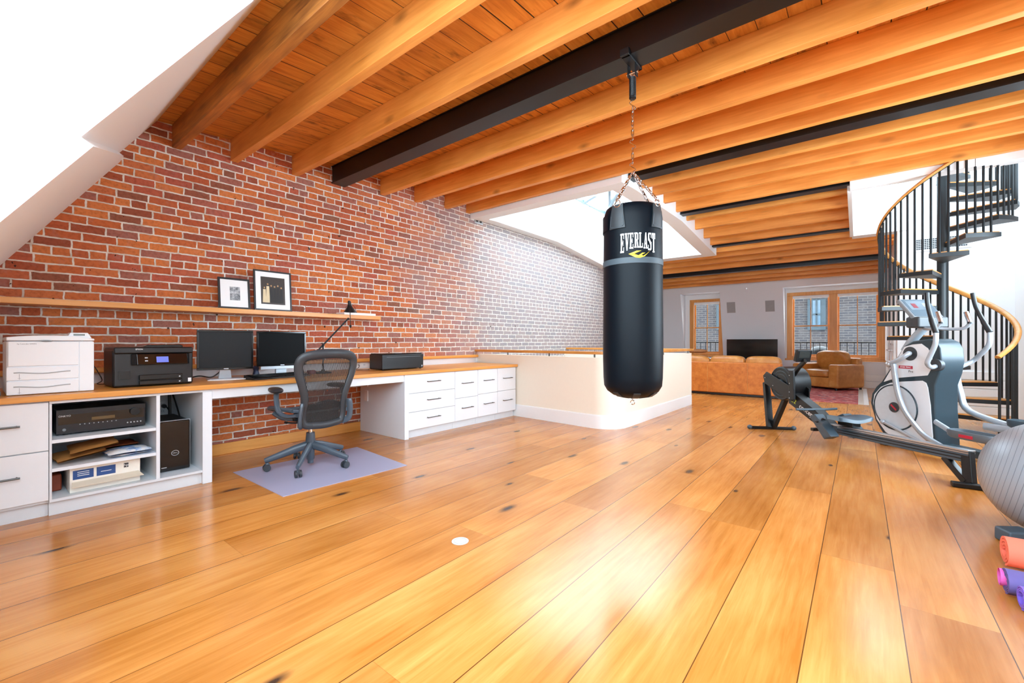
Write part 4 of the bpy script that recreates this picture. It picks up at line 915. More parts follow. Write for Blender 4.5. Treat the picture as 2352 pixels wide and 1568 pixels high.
# lumbar pad, lower support arms and recline yoke
m = MB(T); m.grid(lambda u, v: bpt((u-.5)*.33, .415+.16*v, .02), 8, 4); m.grid(lambda u, v: bpt((u-.5)*.33, .415+.16*v, .035), 8, 4); m.build('lumbar_pad', M['mesh_seat'], r, smooth=True)
for s_ in (-1, 1):
    m = MB(T); m.tube(smoothpath([(s_*.075, -.05, .43), (s_*.16, -.16, .40), (s_*.215, -.24, .42), (s_*.222, -.265, .50), (s_*.21, -.27, .60)], 5), [.022]*5*4+[.016], 8, .8, 1.2); m.build('back_support', M['chair'], r, smooth=True)
    m = MB(T); m.tube(smoothpath([(s_*.225, -.22, .50), (s_*.27, -.13, .49), (s_*.30, -.06, .53), (s_*.305, -.03, .62), (s_*.295, -.01, .68)], 5), [.020]*20+[.017], 8, 1.2, .8); arm = m.build('armrest_post', M['chair'], r, smooth=True)
    m = MB(T @ TR((s_*.285, .03, .697)) @ RZ(s_*.25)); m.ell((0, 0, 0), (.052, .135, .023), 20, 10, .8); m.build('arm_pad', M['pad'], arm, smooth=True)
    m = MB(T); m.tube(smoothpath([(s_*.13, .0, .43), (s_*.22, .05, .45), (s_*.26, .12, .49)], 4), .018, 8); m.build('seat_bracket', M['chair'], r, smooth=True)
# ================================================================== PUNCHING BAG
BX, BY, BR = -1.195, 2.80, .194
M['vinyl'] = mat('black blue vinyl', '020a12', .45, var=.25, scale=5, spec=.15); M['vinyl2'] = mat('charcoal webbing', '3d4a52', .55); M['strap'] = mat('black strap vinyl', '22282c', .45)
r = thing('punching_bag', (BX, BY, .70), 'tall black punching bag hanging on chains from the black beam', 'punching bag')
prof = [(.0, .735), (.07, .738), (.13, .752), (.168, .78), (.187, .815), (.193, .87), (.195, 1.0), (.196, 1.2), (.194, 1.4), (.192, 1.6), (.191, 1.8), (.190, 1.92), (.186, 1.965), (.176, 1.995), (.166, 2.002), (.160, 1.99), (.158, 1.93), (.0, 1.90)]
m = MB(); m.lathe([(a_*(1+.006*sin(40*b_)), b_) for a_, b_ in prof], (BX, BY, 0), 56); m.build('bag_body', M['vinyl'], r, smooth=60)
toc = math.atan2(-BY, -BX)   # towards the camera
def onbag(s_, z, rr=BR+.003, a0=toc+rad(11)): a_ = a0 + s_/BR; return Vector((BX+rr*cos(a_), BY+rr*sin(a_), z))
m = MB(); m.lathe([(.1925, 1.605), (.196, 1.607), (.196, 1.643), (.1925, 1.645)], (BX, BY, 0), 56); m.build('band', M['vinyl2'], r, smooth=60)
# raised flap on the far left of the rim
m = MB(); m.grid(lambda u, v: onbag((u-.5)*.20, 1.84+.105*v, BR+.003, toc-rad(82)), 8, 3); m.grid(lambda u, v: onbag((u-.5)*.20, 1.84+.105*v, BR-.004, toc-rad(82)), 8, 3); m.build('rim_flap', M['vinyl'], r, smooth=60)
ST = [toc-rad(30), toc+rad(52), toc+rad(135), toc-rad(125)]
Shook = Vector((BX, BY, 2.262))
def chain(m, p, q, L=.042, wire=.0034, wd=.015):
    p, q = Vector(p), Vector(q); d = (q-p); n_ = max(1, round(d.length/(L*.78))); t = d.normalized(); a = t.orthogonal().normalized(); b = t.cross(a)
    for i in range(n_):
        c = p + d*(i+.5)/n_; s_ = a if i % 2 else b; h = L/2-wd/2; pts = []
        for k_ in range(17):
            th = 2*pi*k_/16; off = h if cos(th) > 0 else -h
            pts.append(c + t*(off+cos(th)*wd/2) + s_*(sin(th)*wd/2))
        m.tube(pts, wire, 5)
for a_ in ST:
    m = MB(); f = lambda u, v, o: onbag((u-.5)*(.112-.035*v), 1.835+.155*v, BR+o+.002-(.018*max(0, v-.6)), a_)
    m.grid(lambda u, v: f(u, v, .004), 4, 5); m.grid(lambda u, v: f(u, v, -.004), 4, 5)
    pts = [onbag((i/8-.5)*.075, 1.84, BR+.006, a_) for i in range(9)]; sp_ = m.build('hanging_strap', M['strap'], r, smooth=60)
    m = MB(); path = [onbag(.040, 1.92, BR+.008, a_), onbag(.047, 1.855, BR+.008, a_), onbag(.040, 1.846, BR+.008, a_), onbag(-.040, 1.846, BR+.008, a_), onbag(-.047, 1.855, BR+.008, a_), onbag(-.040, 1.92, BR+.008, a_)]
    m.tube(path, .0012, 5); m.build('stitching', M['vinyl2'], sp_)
    c = onbag(0, 1.995, BR-.002, a_); m = MB(); tdir = Vector((-sin(a_), cos(a_), 0))
    m.tube([c + tdir*(.022*cos(t)) + Vector((0, 0, .022*sin(t))) for t in [2*pi*i/16 for i in range(17)]], .0035, 6); m.build('metal_ring', M['chrome'], r, smooth=True)
    m = MB(); chain(m, c + Vector((0, 0, .02)), Shook - Vector((0, 0, .01)) + (c-Shook).normalized()*.01); m.build('bag_chain', M['chrome'], r, smooth=True)
m = MB(); sh = lambda c, s_=.02, w_=.0035: m.tube([c + RTv*(s_*sin(t*1.0)*(1 if t < pi else 1)) + Vector((0, 0, s_*1.6*(t/pi-1))) for t in [2*pi*i/16 for i in range(17)]], w_, 6)
RTv = Vector((RT[0], RT[1], 0)); sh(Vector((BX, BY, 2.285))); sh(Vector((BX, BY, 2.44))); sh(Vector((BX, BY, 2.70))); m.build('hook', M['chrome'], r, smooth=True)
for q0, q1 in ((2.31, 2.41), (2.47, 2.69)):
    m = MB(); chain(m, (BX, BY, q0), (BX, BY, q1)); m.build('bag_chain', M['chrome'], r, smooth=True)
m = MB(); n_ = 22; m.tube([Vector((BX + .020*cos(t), BY+.020*sin(t), 2.745+.14*t/(2*pi*n_))) for t in [i*2*pi*n_/(n_*12) for i in range(n_*12+1)]], .0033, 6); m.build('spring', M['black_metal'], r, smooth=True)
m = MB(); m.cyl((BX, BY, 2.74), .018, .15, 12); m.build('spring_sleeve', M['black_pl'], r, smooth=True)
m = MB(); m.torus((BX, BY, 2.905), .016, .004, 'y'); m.build('eye_ring', M['chrome'], r, smooth=True)
m = MB(); m.tube([Vector((BX, BY, .742)), (BX, BY, .715)], .006, 8); m.torus((BX, BY, .70), .014, .0032, 'y'); m.build('bottom_ring', M['chrome'], r, smooth=True)
for t in range(3):
    a_ = toc + rad(-40 + 50*t); m = MB()
    m.rings([[(BX+rr*cos(a_+w_/rr), BY+rr*sin(a_+w_/rr), z) for w_, z in ((-.022, z0-.003), (.022, z0-.003), (.022, z0+.002), (-.022, z0+.002))] for rr, z0 in ((.03, .736), (.07, .737), (.13, .750), (.168, .777))]); m.build('bottom_strap', M['strap'], r, smooth=60)
# lettering on the bag
R4 = lambda a, b, c, d: [(a, b), (c, b), (c, d), (a, d)]
GL = {'E': [R4(.12,0,.42,1), R4(0,0,.9,.09), R4(0,.91,.9,1), R4(.79,0,.9,.28), R4(.79,.72,.9,1), R4(.42,.45,.66,.55), R4(.60,.36,.70,.64)],
 'V': [[(.08,1),(.42,1),(.62,0),(.42,0)], [(.76,1),(.92,1),(.62,0),(.52,0)], R4(0,.93,.52,1), R4(.66,.93,1.02,1)],
 'R': [R4(.12,0,.42,1), R4(0,.91,.75,1), R4(.66,.54,.93,.94), R4(.42,.47,.8,.56), [(.5,.5),(.76,.5),(1.0,0),(.72,0)], R4(0,0,.52,.08), R4(.66,0,1.05,.08)],
 'L': [R4(.12,0,.42,1), R4(0,.92,.54,1), R4(0,0,.9,.09), R4(.79,0,.9,.3)],
 'A': [[(.10,0),(.22,0),(.54,1),(.42,1)], [(.60,0),(.92,0),(.66,1),(.42,1)], R4(.26,.27,.70,.36), R4(0,0,.34,.08), R4(.5,0,1.03,.08)],
 'S': [R4(.15,.91,.85,1), R4(.04,.55,.32,.95), [(.06,.62),(.30,.70),(.92,.42),(.68,.32)], R4(.66,.05,.93,.48), R4(.10,0,.82,.09), R4(.78,.72,.88,1), R4(.04,0,.14,.3)],
 'T': [R4(.33,0,.63,1), R4(0,.91,.96,1), R4(0,.7,.1,1), R4(.86,.7,.96,1), R4(.2,0,.76,.07)]}
m = MB(); hs = [1., .90, .82, .78, .78, .82, .90, 1.]; cw = .0285; ztop = 1.795
for i, ch_ in enumerate('EVERLAST'):
    H_ = .122*hs[i]; zbm = ztop-H_
    for poly in GL[ch_]:
        ps = [onbag((i-4)*cw + .001 + x*(cw-.003), zbm + y*H_ + .0) for x, y in poly]
        cc_ = Vector((BX, BY, 0)); qs = [p + Vector((p.x-BX, p.y-BY, 0)).normalized()*.0015 for p in ps]
        m.rings([ps, qs])
m.build('lettering', M['trimw'], r)
M['yellow'] = mat('bright yellow print', 'e8c21c', .4)
sw = [[(-20, 1), (-4, 8), (5, 8), (-9, 1), (-1, -3), (-6, -8)], [(-1, -3), (7, 3), (13, 3), (5, -2), (9, -4), (2, -9), (-6, -8)], [(9, -4), (16, 1), (23, 8), (12, -5), (2, -9)]]
m = MB()
for poly in sw:
    ps = [onbag(x*.0031, 1.660 + y*.0027) for x, y in poly]; m.rings([ps, [p + Vector((p.x-BX, p.y-BY, 0)).normalized()*.0015 for p in ps]])
m.build('emblem', M['yellow'], r)
# clamp on the beam
zb_ = J(2.785); r = thing('beam_clamp', (BX, BY, zb_-.09), 'black clamp bolted to the steel beam that holds the punching bag', 'clamp')
m = MB(); m.box((BX-.03, 2.68, zb_-.014), (BX+.03, 2.89, zb_)); m.box((BX-.03, 2.665, zb_-.014), (BX+.03, 2.698, zb_+.03)); m.box((BX-.03, 2.872, zb_-.014), (BX+.03, 2.89, zb_+.03)); m.build('plate', M['black_metal'], r, bevel=.002)
m = MB(); m.box((BX-.03, BY-.02, zb_-.095), (BX-.022, BY+.02, zb_-.014)); m.box((BX+.022, BY-.02, zb_-.095), (BX+.03, BY+.02, zb_-.014)); m.build('hanger', M['black_metal'], r, bevel=.002)
m = MB(); m.cyl((BX-.04, BY, zb_-.07), .009, .08, 12, 'x'); m.build('bolt', M['chrome'], r)
# steel plates on the brick at roof level
for u, v, lb in ((1100, 508, 'small steel plate with two holes on the brick below the roof well corner'), (1387, 614, 'small steel plate on the brick at the far end of the roof well')):
    p = PX(u, v, XW+.012); r = thing('wall_bracket', p, lb, 'bracket')
    MB().box((XW, p.y-.10, p.z-.045), (XW+.012, p.y+.10, p.z+.045)).build('plate', M['alu'], r, bevel=.002)
    for dy in (-.045, .045): MB().cyl((XW+.011, p.y+dy, p.z), .022, .003, 16, 'x').build('hole', M['black_pl'], r)
# ================================================================== LIVING END
k = NT('tan leather'); nz = k.noise(k.obj(), 5., 4., .6); fz = k.noise(k.obj(), 60., 3.); k.bump(fz, .25, .003); M['leather'] = k.done(k.ramp(nz, [(.3, lin('a9682c')), (.55, lin('c4843f')), (.75, lin('d39a56'))]), .38)
k = NT('worn tan leather back'); nz = k.noise(k.obj(), 9., 5., .7); k.bump(nz, .15, .003); M['leather2'] = k.done(k.ramp(nz, [(.3, lin('a4561c')), (.5, lin('bf6d28')), (.72, lin('cf8038'))]), .42)
sx0, sx1, sy0 = -4.15, -1.17, 9.72; zt_ = PY(1700, 832, 9.8).z
r = thing('leather_sofa', (-2.66, 10.2, .01), 'long tan leather sofa seen from behind, facing the television', 'sofa')
MB().box((sx0+.05, sy0+.03, .009), (sx1-.05, sy0+.95, .05)).build('plinth', M['black_pl'], r)
MB().box((sx0, sy0+.005, .05), (sx1, sy0+.20, zt_)).build('backrest', M['leather2'], r, bevel=.02)
for i, x in enumerate((-3.33, -2.50, -2.49+.74)):
    MB().box((x-.004, sy0+.0, .06), (x+.004, sy0+.008, zt_-.02)).build('back_seam', M['leather'], r)
for xa in (sx0, sx1-.2): MB().box((xa, sy0+.15, .05), (xa+.2, sy0+.98, .56)).build('arm', M['leather'], r, bevel=.04)
edges = [sx0+.1, -2.98, PY(1711, 830, 9.9).x, sx1-.02]
edges = [sx0+.1, PY(1630, 830, 9.9).x, PY(1711, 830, 9.9).x, sx1-.02]
for a, b in zip(edges, edges[1:]):
    MB().ell(((a+b)/2, sy0+.27, zt_-.07), ((b-a)/2, .13, .20), 28, 14, .45).build('back_cushion', M['leather'], r, smooth=True)
for i in range(3):
    a = sx0+.2+i*(sx1-sx0-.4)/3; b = a+(sx1-sx0-.4)/3
    MB().ell(((a+b)/2, sy0+.62, .38), ((b-a)/2, .34, .09), 28, 12, .4).build('seat_cushion', M['leather'], r, smooth=True)
MB().box((sx0+.1, sy0+.2, .05), (sx1-.1, sy0+.93, .31)).build('base', M['leather'], r, bevel=.02)
o = MB().ell((PY(1600, 812, 9.95).x, 10.06, .90), (.19, .12, .045), 20, 10, .8).build('throw_pillow', mat('patterned brown throw fabric', '8a5a34', .8, var=.4, scale=40), smooth=True); tag(o, 'small rolled brown throw lying on the sofa back near the half wall', 'throw')
# armchair
T = TR((-.60, 12.72, .009)) @ RZ(rad(236)-pi/2)   # local +y is the way it faces
r = thing('leather_armchair', (-.60, 12.72, .009), 'tan leather armchair standing on the rug below the double window', 'armchair')
m = MB(T); m.box((-.36, -.38, .05), (.36, .40, .28)); m.build('base', M['leather'], r, bevel=.025)
for s_ in (-1, 1):
    m = MB(T); m.box((s_*.44-.12, -.42, .05), (s_*.44+.12, .42, .58)); m.build('arm', M['leather'], r, bevel=.045)
m = MB(T); m.box((-.5, -.46, .05), (.5, -.28, .72)); m.build('backrest', M['leather'], r, bevel=.05)
m = MB(T); m.ell((0, .08, .36), (.33, .36, .09), 28, 12, .4); m.build('seat_cushion', M['leather'], r, smooth=True)
m = MB(T @ TR((0, -.20, .66)) @ RX(rad(-12))); m.ell((0, 0, 0), (.37, .12, .23), 28, 14, .5); m.build('back_cushion', M['leather'], r, smooth=True)
for sx_ in (-.5, .5):
    for sy_ in (-.4, .36): MB(T).cyl((sx_*.95, sy_, 0), .025, .052, 10).build('foot', M['black_pl'], r)
# rug
k = NT('faded red persian rug'); x, y, z = k.sep(k.obj()); n1 = k.noise(k.obj(), 7., 5., .7); n2 = k.n('ShaderNodeTexVoronoi'); k.set(n2.inputs['Vector'], k.obj()); n2.inputs['Scale'].default_value = 7.
c = k.ramp(n1, [(.35, lin('8c2f35')), (.5, lin('b04a48')), (.6, lin('c78078')), (.7, lin('d9c3b4'))]); c = k.mix(k.math('LESS_THAN', n2.outputs['Distance'], .22), c, lin('3d3a55'))
M['rug'] = k.done(c, .9)
r = thing('persian_rug', (-1.8, 11.2, .0005), 'faded red patterned rug with pale fringe under sofa and armchair', 'rug')
MB().box((-3.7, 9.80, .0005), (-.02, 13.2, .008)).build('field', M['rug'], r); MB().box((-.02, 9.80, .0005), (.06, 13.2, .007)).build('border', mat('pale rug border', 'cfc4b8', .9, var=.2), r)
m = MB()
for i in range(110): y_ = 9.81 + i*.0305; m.bar((.06, y_, .003), (.13, y_+random.uniform(-.01, .01), .003), .008, .004)
m.build('fringe', M['trimw'], r)['kind'] = 'stuff'
# television on the front wall
y_ = 12.80; a, b = PY(1669, 779, y_), PY(1786, 800, y_)
r = thing('television', ((a.x+b.x)/2, y_, .52), 'flat black television mounted low on the wall between the windows', 'television')
MB().box((a.x, y_, .48), (b.x, y_+.04, a.z)).build('housing', M['gloss_bk'], r, bevel=.004)
MB().box((a.x+.02, y_-.002, .51), (b.x-.02, y_, a.z-.02)).build('screen', mat('dark tv glass', '0d1417', .12), r)
MB().box(((a.x+b.x)/2-.15, y_+.03, .55), ((a.x+b.x)/2+.15, YF+.0, .69)).build('wall_mount', M['black_metal'], r)
for u0, v0, u1, v1, lb in ((1669, 693, 1690, 719, 'left square grey in-wall speaker above the television'), (1757, 689, 1780, 716, 'right square grey in-wall speaker above the television')):
    zc = CAMH + (CV-(v0+v1)/2)/F_PX*11.9; z_ = zc; yy = WL(z_) ; a, b = PY(u0, v0, yy), PY(u1, v1, yy); cz = (a.z+b.z)/2; yy = WL(cz); sl = .25
    T = TR(((a.x+b.x)/2, yy-.004, cz)) @ Matrix.Rotation(math.atan(.25), 4, 'X'); w_, h_ = (b.x-a.x)/2, (a.z-b.z)/2
    r = thing('wall_speaker', ((a.x+b.x)/2, yy, cz), lb, 'speaker')
    MB(T).box((-w_, -.006, -h_), (w_, .008, h_)).build('speaker_frame', M['grey_wall'], r, bevel=.002)
    MB(T).box((-w_*.92, -.008, -h_*.92), (w_*.92, -.005, h_*.92)).build('grille', mat('grey speaker grille', 'a3a4a4', .7), r)
p = PY(1716, 663, 13.0); zc = p.z; r = thing('sprinkler_head', (p.x, WL(zc)-.03, zc), 'small white sprinkler head high on the wall between the windows', 'sprinkler')
MB().cyl((p.x, WL(zc)-.02, zc), .035, .03, 16, 'y').build('escutcheon', M['trimw'], r); MB().cyl((p.x, WL(zc)-.07, zc), .012, .05, 10, 'y').build('nozzle', M['chrome'], r)
# wall vent behind the stair
a, b = PY(2104, 549, 9.42), PY(2222, 566, 9.42); zc = (a.z+b.z)/2-.0
r = thing('air_vent', ((a.x+b.x)/2, 9.415, zc), 'white wall vent grille with small square holes behind the spiral staircase', 'vent')
MB().box((a.x-.05, 9.41, zc-.11), (b.x+.05, 9.42, zc+.11)).build('plate', M['trimw'], r, bevel=.002)
nx = 24; m = MB()
for i in range(nx):
    for j in range(6):
        x = a.x+(b.x-a.x)*(i+.5)/nx; z_ = zc+(j-2.5)*.028; m.box((x-.0095, 9.407, z_-.0095), (x+.0095, 9.4105, z_+.0095))
m.build('grille_holes', mat('dark vent hole', '30343a', .8), r)
# ================================================================== SPIRAL STAIRCASE
def CM(X, D, z=0.0): return Vector((X*RT[0]+D*FW[0], X*RT[1]+D*FW[1], z))
SC = CM(5.49, 5.55); SR = .64; NT_ = 17; dA = 27.69; ZK = lambda k_: .21 + .195*(k_-1)
camrot = YAW
def sp_pt(deg, rr, z): a_ = rad(deg) + camrot; return Vector((SC.x + rr*cos(a_), SC.y + rr*sin(a_), z))
r = thing('spiral_staircase', SC, 'black steel spiral staircase with oak handrail rising to the roof hatch', 'staircase')
M['st_blk'] = mat('black stair steel', '1c2124', .4, .2); M['under'] = mat('blue grey stair underside', '4c5a62', .5)
MB().cyl((SC.x, SC.y, 0), .055, 4.3, 24).build('center_pole', M['st_blk'], r, smooth=True)
m = MB(); m.cyl((SC.x, SC.y, .0), .14, .02, 24); m.build('base_plate', M['st_blk'], r)
rail = []
for k_ in range(1, NT_+1):
    a0 = -62.3 + dA*(k_-1); z = ZK(k_); n_ = 2; aa = [a0 + (dA+3)*i/n_ for i in range(n_+1)]
    m = MB(); outer = [sp_pt(a_, SR, 0) for a_ in aa]; inner = [sp_pt(a_, .05, 0) for a_ in (aa[-1], aa[0])]
    P = [(p.x, p.y) for p in outer] + [(p.x, p.y) for p in inner]
    m.rings([[(x, y, z-.058) for x, y in P], [(x, y, z-.008) for x, y in P]]); t = m.build('tread', M['st_blk'], r, bevel=.002)
    m = MB(); P2 = [sp_pt(a_, SR-.02, 0) for a_ in aa] + [sp_pt(a_, .08, 0) for a_ in (aa[-1], aa[0])]
    m.rings([[(p.x, p.y, z-.008) for p in P2], [(p.x, p.y, z+.004) for p in P2]]); m.build('tread_board', M['oakx'], t)
    for f in (.05, .30, .55, .80):
        a_ = a0+dA*f; zr = 1.11+(a_+62.3)/dA*.195; p = sp_pt(a_, SR-.022, 0); w_ = .008
        MB().bar((p.x, p.y, z-.045), (p.x, p.y, zr), w_*2, w_*2).build('baluster', M['st_blk'], r)
for f in (-88, -78, -70):
    p = sp_pt(f, SR-.012, 0); zr = 1.11+(f+62.3)/dA*.195; MB().bar((p.x, p.y, ZK(1)-.03 if f > -66 else .0), (p.x, p.y, zr), .018, .018).build('baluster', M['st_blk'], r)
hp_ = [sp_pt(a_, SR-.012, 1.11+(a_+62.3)/dA*.195+.015) for a_ in range(-90, 400, 6)]
MB().tube(hp_, .026, 10, 1.2, .8).build('handrail', M['oakx'], r, smooth=True)
MB().tube([p - Vector((0, 0, .022)) for p in hp_], .012, 6, 1.4, .5).build('rail_bar', M['st_blk'], r)
# ================================================================== ROWING MACHINE
class Frame:
    def __init__(s, X, D, psi): s.X, s.D = X, D; s.e = (sin(psi), -cos(psi)); s.w = (-cos(psi), -sin(psi)); s.E = CM(*s.e); s.W = CM(*s.w)
    def P(s, u, v, wo=0.0):
        a = (u-CU)/F_PX; sx = (a*(s.D+s.w[1]*wo) - s.X - s.w[0]*wo)/(s.e[0]-a*s.e[1]); D = s.D+s.e[1]*sx+s.w[1]*wo; X = s.X+s.e[0]*sx+s.w[0]*wo
        return CM(X, D, CAMH+(CV-v)/F_PX*D)
    def L(s, sx, wo, z): return CM(s.X+s.e[0]*sx+s.w[0]*wo, s.D+s.e[1]*sx+s.w[1]*wo, z)
    def poly(s, m, pts, w0, w1, wt=None):
        wt = w0 if wt is None else wt
        ps = [s.P(u, v, wt) for u, v in pts]; m.rings([[p + s.W*(w_-wt) for p in ps] for w_ in (w0, w1)])
def make_frame(X, D, psi): return Frame(X, D, psi)
R_ = Frame(3.33, 5.6, rad(5.0)); P = R_.P; W_ = R_.W
M['rblk'] = mat('black rower metal', '0e1012', .38, .2); M['rgry'] = mat('slate grey rower plastic', '3c4c57', .42)
r = thing('rowing_machine', CM(3.42, 4.5), 'black rowing machine with flywheel cage and long seat rail on the oak floor', 'rowing machine')
# front foot
a, b = PZ(1722, 981, .022), PZ(1823, 984, .022)
m = MB(); m.tube([a, b], .020, 8); fo = m.build('front_foot', M['rblk'], r, smooth=True)
for q in (a, b): MB(TR(q)).ell((0, 0, .006), (.03, .03, .028), 14, 8).build('foot_wheel', M['rgry'], fo, smooth=True)
mid = (a+b)/2
m = MB(); m.bar(mid - RTv*.02, P(1760, 878, .0), .05, .075, (W_.x, W_.y, 0)); m.build('front_leg', M['rblk'], r, bevel=.006)
m = MB(); m.bar(mid + RTv*.02, P(1806, 912, .0), .05, .06, (W_.x, W_.y, 0)); m.build('front_leg', M['rblk'], r, bevel=.006)
# flywheel in its cage
fc = P(1807, 880, 0); fr_ = .205
def disc(m, c, rr, w0, w1, n=40, E=None, W=None):
    m.rings([[c + E*(rr*cos(2*pi*i/n)) + Vector((0, 0, rr*sin(2*pi*i/n))) + W*w_ for i in range(n)] for w_ in (w0, w1)]); return m
disc(MB(), fc, fr_, -.16, .075, 40, R_.E, W_).build('flywheel_cage', M['rblk'], r, smooth=30, bevel=.012)
for rr in (.19, .15, .11): 
    m = MB(); m.tube([fc + R_.E*(rr*cos(t)) + Vector((0, 0, rr*sin(t))) + W_*.077 for t in [2*pi*i/32 for i in range(33)]], .003, 5); m.build('cage_ring', M['rgry'], r)
disc(MB(), fc, .05, .07, .095, 20, R_.E, W_).build('axle_cap', M['rgry'], r, smooth=30)
# side arms and plates
m = MB(); R_.poly(m, [(1752, 862), (1760, 853), (1824, 893), (1824, 918), (1818, 922), (1756, 880)], .10, .085, .10); m.build('side_frame', M['rblk'], r, bevel=.006)
m = MB(); R_.poly(m, [(1752, 862), (1760, 853), (1824, 893), (1824, 918), (1818, 922), (1756, 880)], -.085, -.10, .10); m.build('side_frame', M['rblk'], r, bevel=.006)
m = MB(); R_.poly(m, [(1811, 850), (1822, 850), (1824, 918), (1812, 918)], .104, .078, .10); m.build('center_upright', M['rblk'], r, bevel=.005)
m = MB()
for u, v in ((1757, 867), (1775, 885), (1813, 862), (1813, 880), (1813, 900), (1813, 914)): p = P(u, v, .105); m.ell(p, (.006, .006, .006), 8, 6)
m.build('bolt', M['silver'], r, smooth=True)
# monitor arm and monitor
m = MB(); m.tube([P(1822, 862, .03), P(1836, 842, .03), P(1850, 828, .03)], [.024, .022, .022], 8, .8, 1.3); m.build('monitor_arm', M['rblk'], r, smooth=True)
c = P(1845, 817, .03); E_ = R_.E
T = Matrix(((E_.x, W_.x, 0, c.x), (E_.y, W_.y, 0, c.y), (0, 0, 1, c.z), (0, 0, 0, 1)))
m = MB(T @ Matrix.Rotation(.25, 4, 'Y')); m.box((-.03, -.09, -.07), (.015, .09, .07)); m.build('monitor', M['rblk'], r, bevel=.008)
m = MB(T @ Matrix.Rotation(.25, 4, 'Y')); m.box((.015, -.065, -.02), (.018, .065, .055)); m.build('display', mat('dark lcd panel', '262b2a', .3), r)
# sloping front boom
m = MB(); R_.poly(m, [(1811, 904), (1822, 902), (1872, 942), (1905, 978), (1897, 988), (1862, 966), (1811, 925)], .06, -.06, .06); boom = m.build('boom', M['rblk'], r, bevel=.006)
def plane_text(body, size, u0, v0, u1, v1, wo, fr=R_, wfac=1.0):
    a, b = fr.P(u0, v0, wo), fr.P(u1, v1, wo); d = (b-a).normalized(); n_ = fr.W.copy(); up = n_.cross(d); up = up if up.z > 0 else -up
    c = (a+b)/2; return Matrix(((d.x, up.x, n_.x, c.x), (d.y, up.y, n_.y, c.y), (d.z, up.z, n_.z, c.z), (0, 0, 0, 1)))
M['lime'] = mat('lime green print', 'c8d62a', .4)
MB().text('C', .085, plane_text('C', 1, 1813, 913, 1825, 922, .0615), .0006).build('emblem', M['lime'], boom)
MB().text('2', .075, plane_text('2', 1, 1821, 919, 1831, 926, .0615), .0006).build('emblem', M['lime'], boom)
MB().text('concept2', .075, plane_text('concept2', 1, 1829, 926, 1884, 968, .0615), .0006).build('lettering', M['trimw'], boom)
# seat rail
ra, rb = P(1905, 980, 0), P(2232, 1047, 0); d_ = (rb-ra); zr0, zr1 = ra.z, rb.z
def rail_box(m, s0, s1, w_, z0, z1):
    p, q = ra + d_*s0, ra + d_*s1; m.rings([[c + W_*w_ + Vector((0, 0, z0)), c - W_*w_ + Vector((0, 0, z0)), c - W_*w_ + Vector((0, 0, z1)), c + W_*w_ + Vector((0, 0, z1))] for c in (p, q)])
m = MB(); rail_box(m, -.02, 1, .028, -.055, .035); m.build('seat_rail', M['rgry'], r, bevel=.004)
m = MB(); rail_box(m, .0, 1, .034, .028, .042); m.build('steel_track', M['alu'], r, bevel=.002)
for z_ in (-.03, -.005, .018):
    m = MB(); rail_box(m, .1, 1, .0305, z_-.004, z_+.004); m.build('rail_groove', M['rblk'] if z_ < 0 else M['alu'], r)
# seat
sc_ = P(1950, 962, 0); m = MB(Matrix(((E_.x, W_.x, 0, sc_.x), (E_.y, W_.y, 0, sc_.y), (0, 0, 1, sc_.z), (0, 0, 0, 1))))
m.grid(lambda u, v: ((u-.5)*.24*(1-.25*abs(2*v-1)**3), (v-.5)*.36, .016+.012*cos(pi*(2*v-1))*-1+.010*(1-abs(2*u-1)**2)), 10, 14)
m.grid(lambda u, v: ((u-.5)*.23*(1-.25*abs(2*v-1)**3), (v-.5)*.35, -.018+.010*cos(pi*(2*v-1))*-1), 10, 14)
o = m.build('seat', M['rgry'], r, smooth=True)
bm = bmesh.new(); bm.from_mesh(o.data); be = [e for e in bm.edges if e.is_boundary]; bmesh.ops.bridge_loops(bm, edges=be); bm.to_mesh(o.data); bm.free()
cr_ = ra + d_*.13; m = MB(Matrix(((E_.x, W_.x, 0, sc_.x), (E_.y, W_.y, 0, sc_.y), (0, 0, 1, sc_.z), (0, 0, 0, 1)))); m.box((-.09, -.045, -.07), (.09, .045, -.02)); m.build('seat_carriage', M['rblk'], r, bevel=.006)
# foot stretchers
for s_ in (-1, 1):
    m = MB(); R_.poly(m, [(1880, 955), (1893, 950), (1932, 1002), (1915, 1008)], s_*.16+.05, s_*.16-.05, .1); m.build('footplate', M['rgry'], r, bevel=.008)
    m = MB(); p = P(1898, 968, .1) + W_*(s_*.16-.1); m.tube([p - W_*.06 + Vector((0, 0, .0)), p + Vector((0, 0, .035)) + E_*.02, p + W_*.06], .014, 8, 1.6, .5); m.build('foot_strap', M['rblk'], r, smooth=True)
m = MB(); p = P(1905, 985, 0); m.bar(p + W_*.2, p - W_*.2, .04, .03); m.build('crossbar', M['rblk'], r)
# handle in its holder
h0 = P(1880, 940, 0); m = MB(); m.tube(smoothpath([h0 + W_*.24 - E_*.03, h0 + W_*.10, h0, h0 - W_*.10, h0 - W_*.24 - E_*.03], 5), .014, 10); hd = m.build('pull_handle', M['rgry'], r, smooth=True)
m = MB(); m.bar(h0, P(1862, 945, 0), .04, .02); m.bar(P(1872, 948, 0), P(1876, 965, 0), .03, .02); m.build('handle_hook', M['rblk'], r)
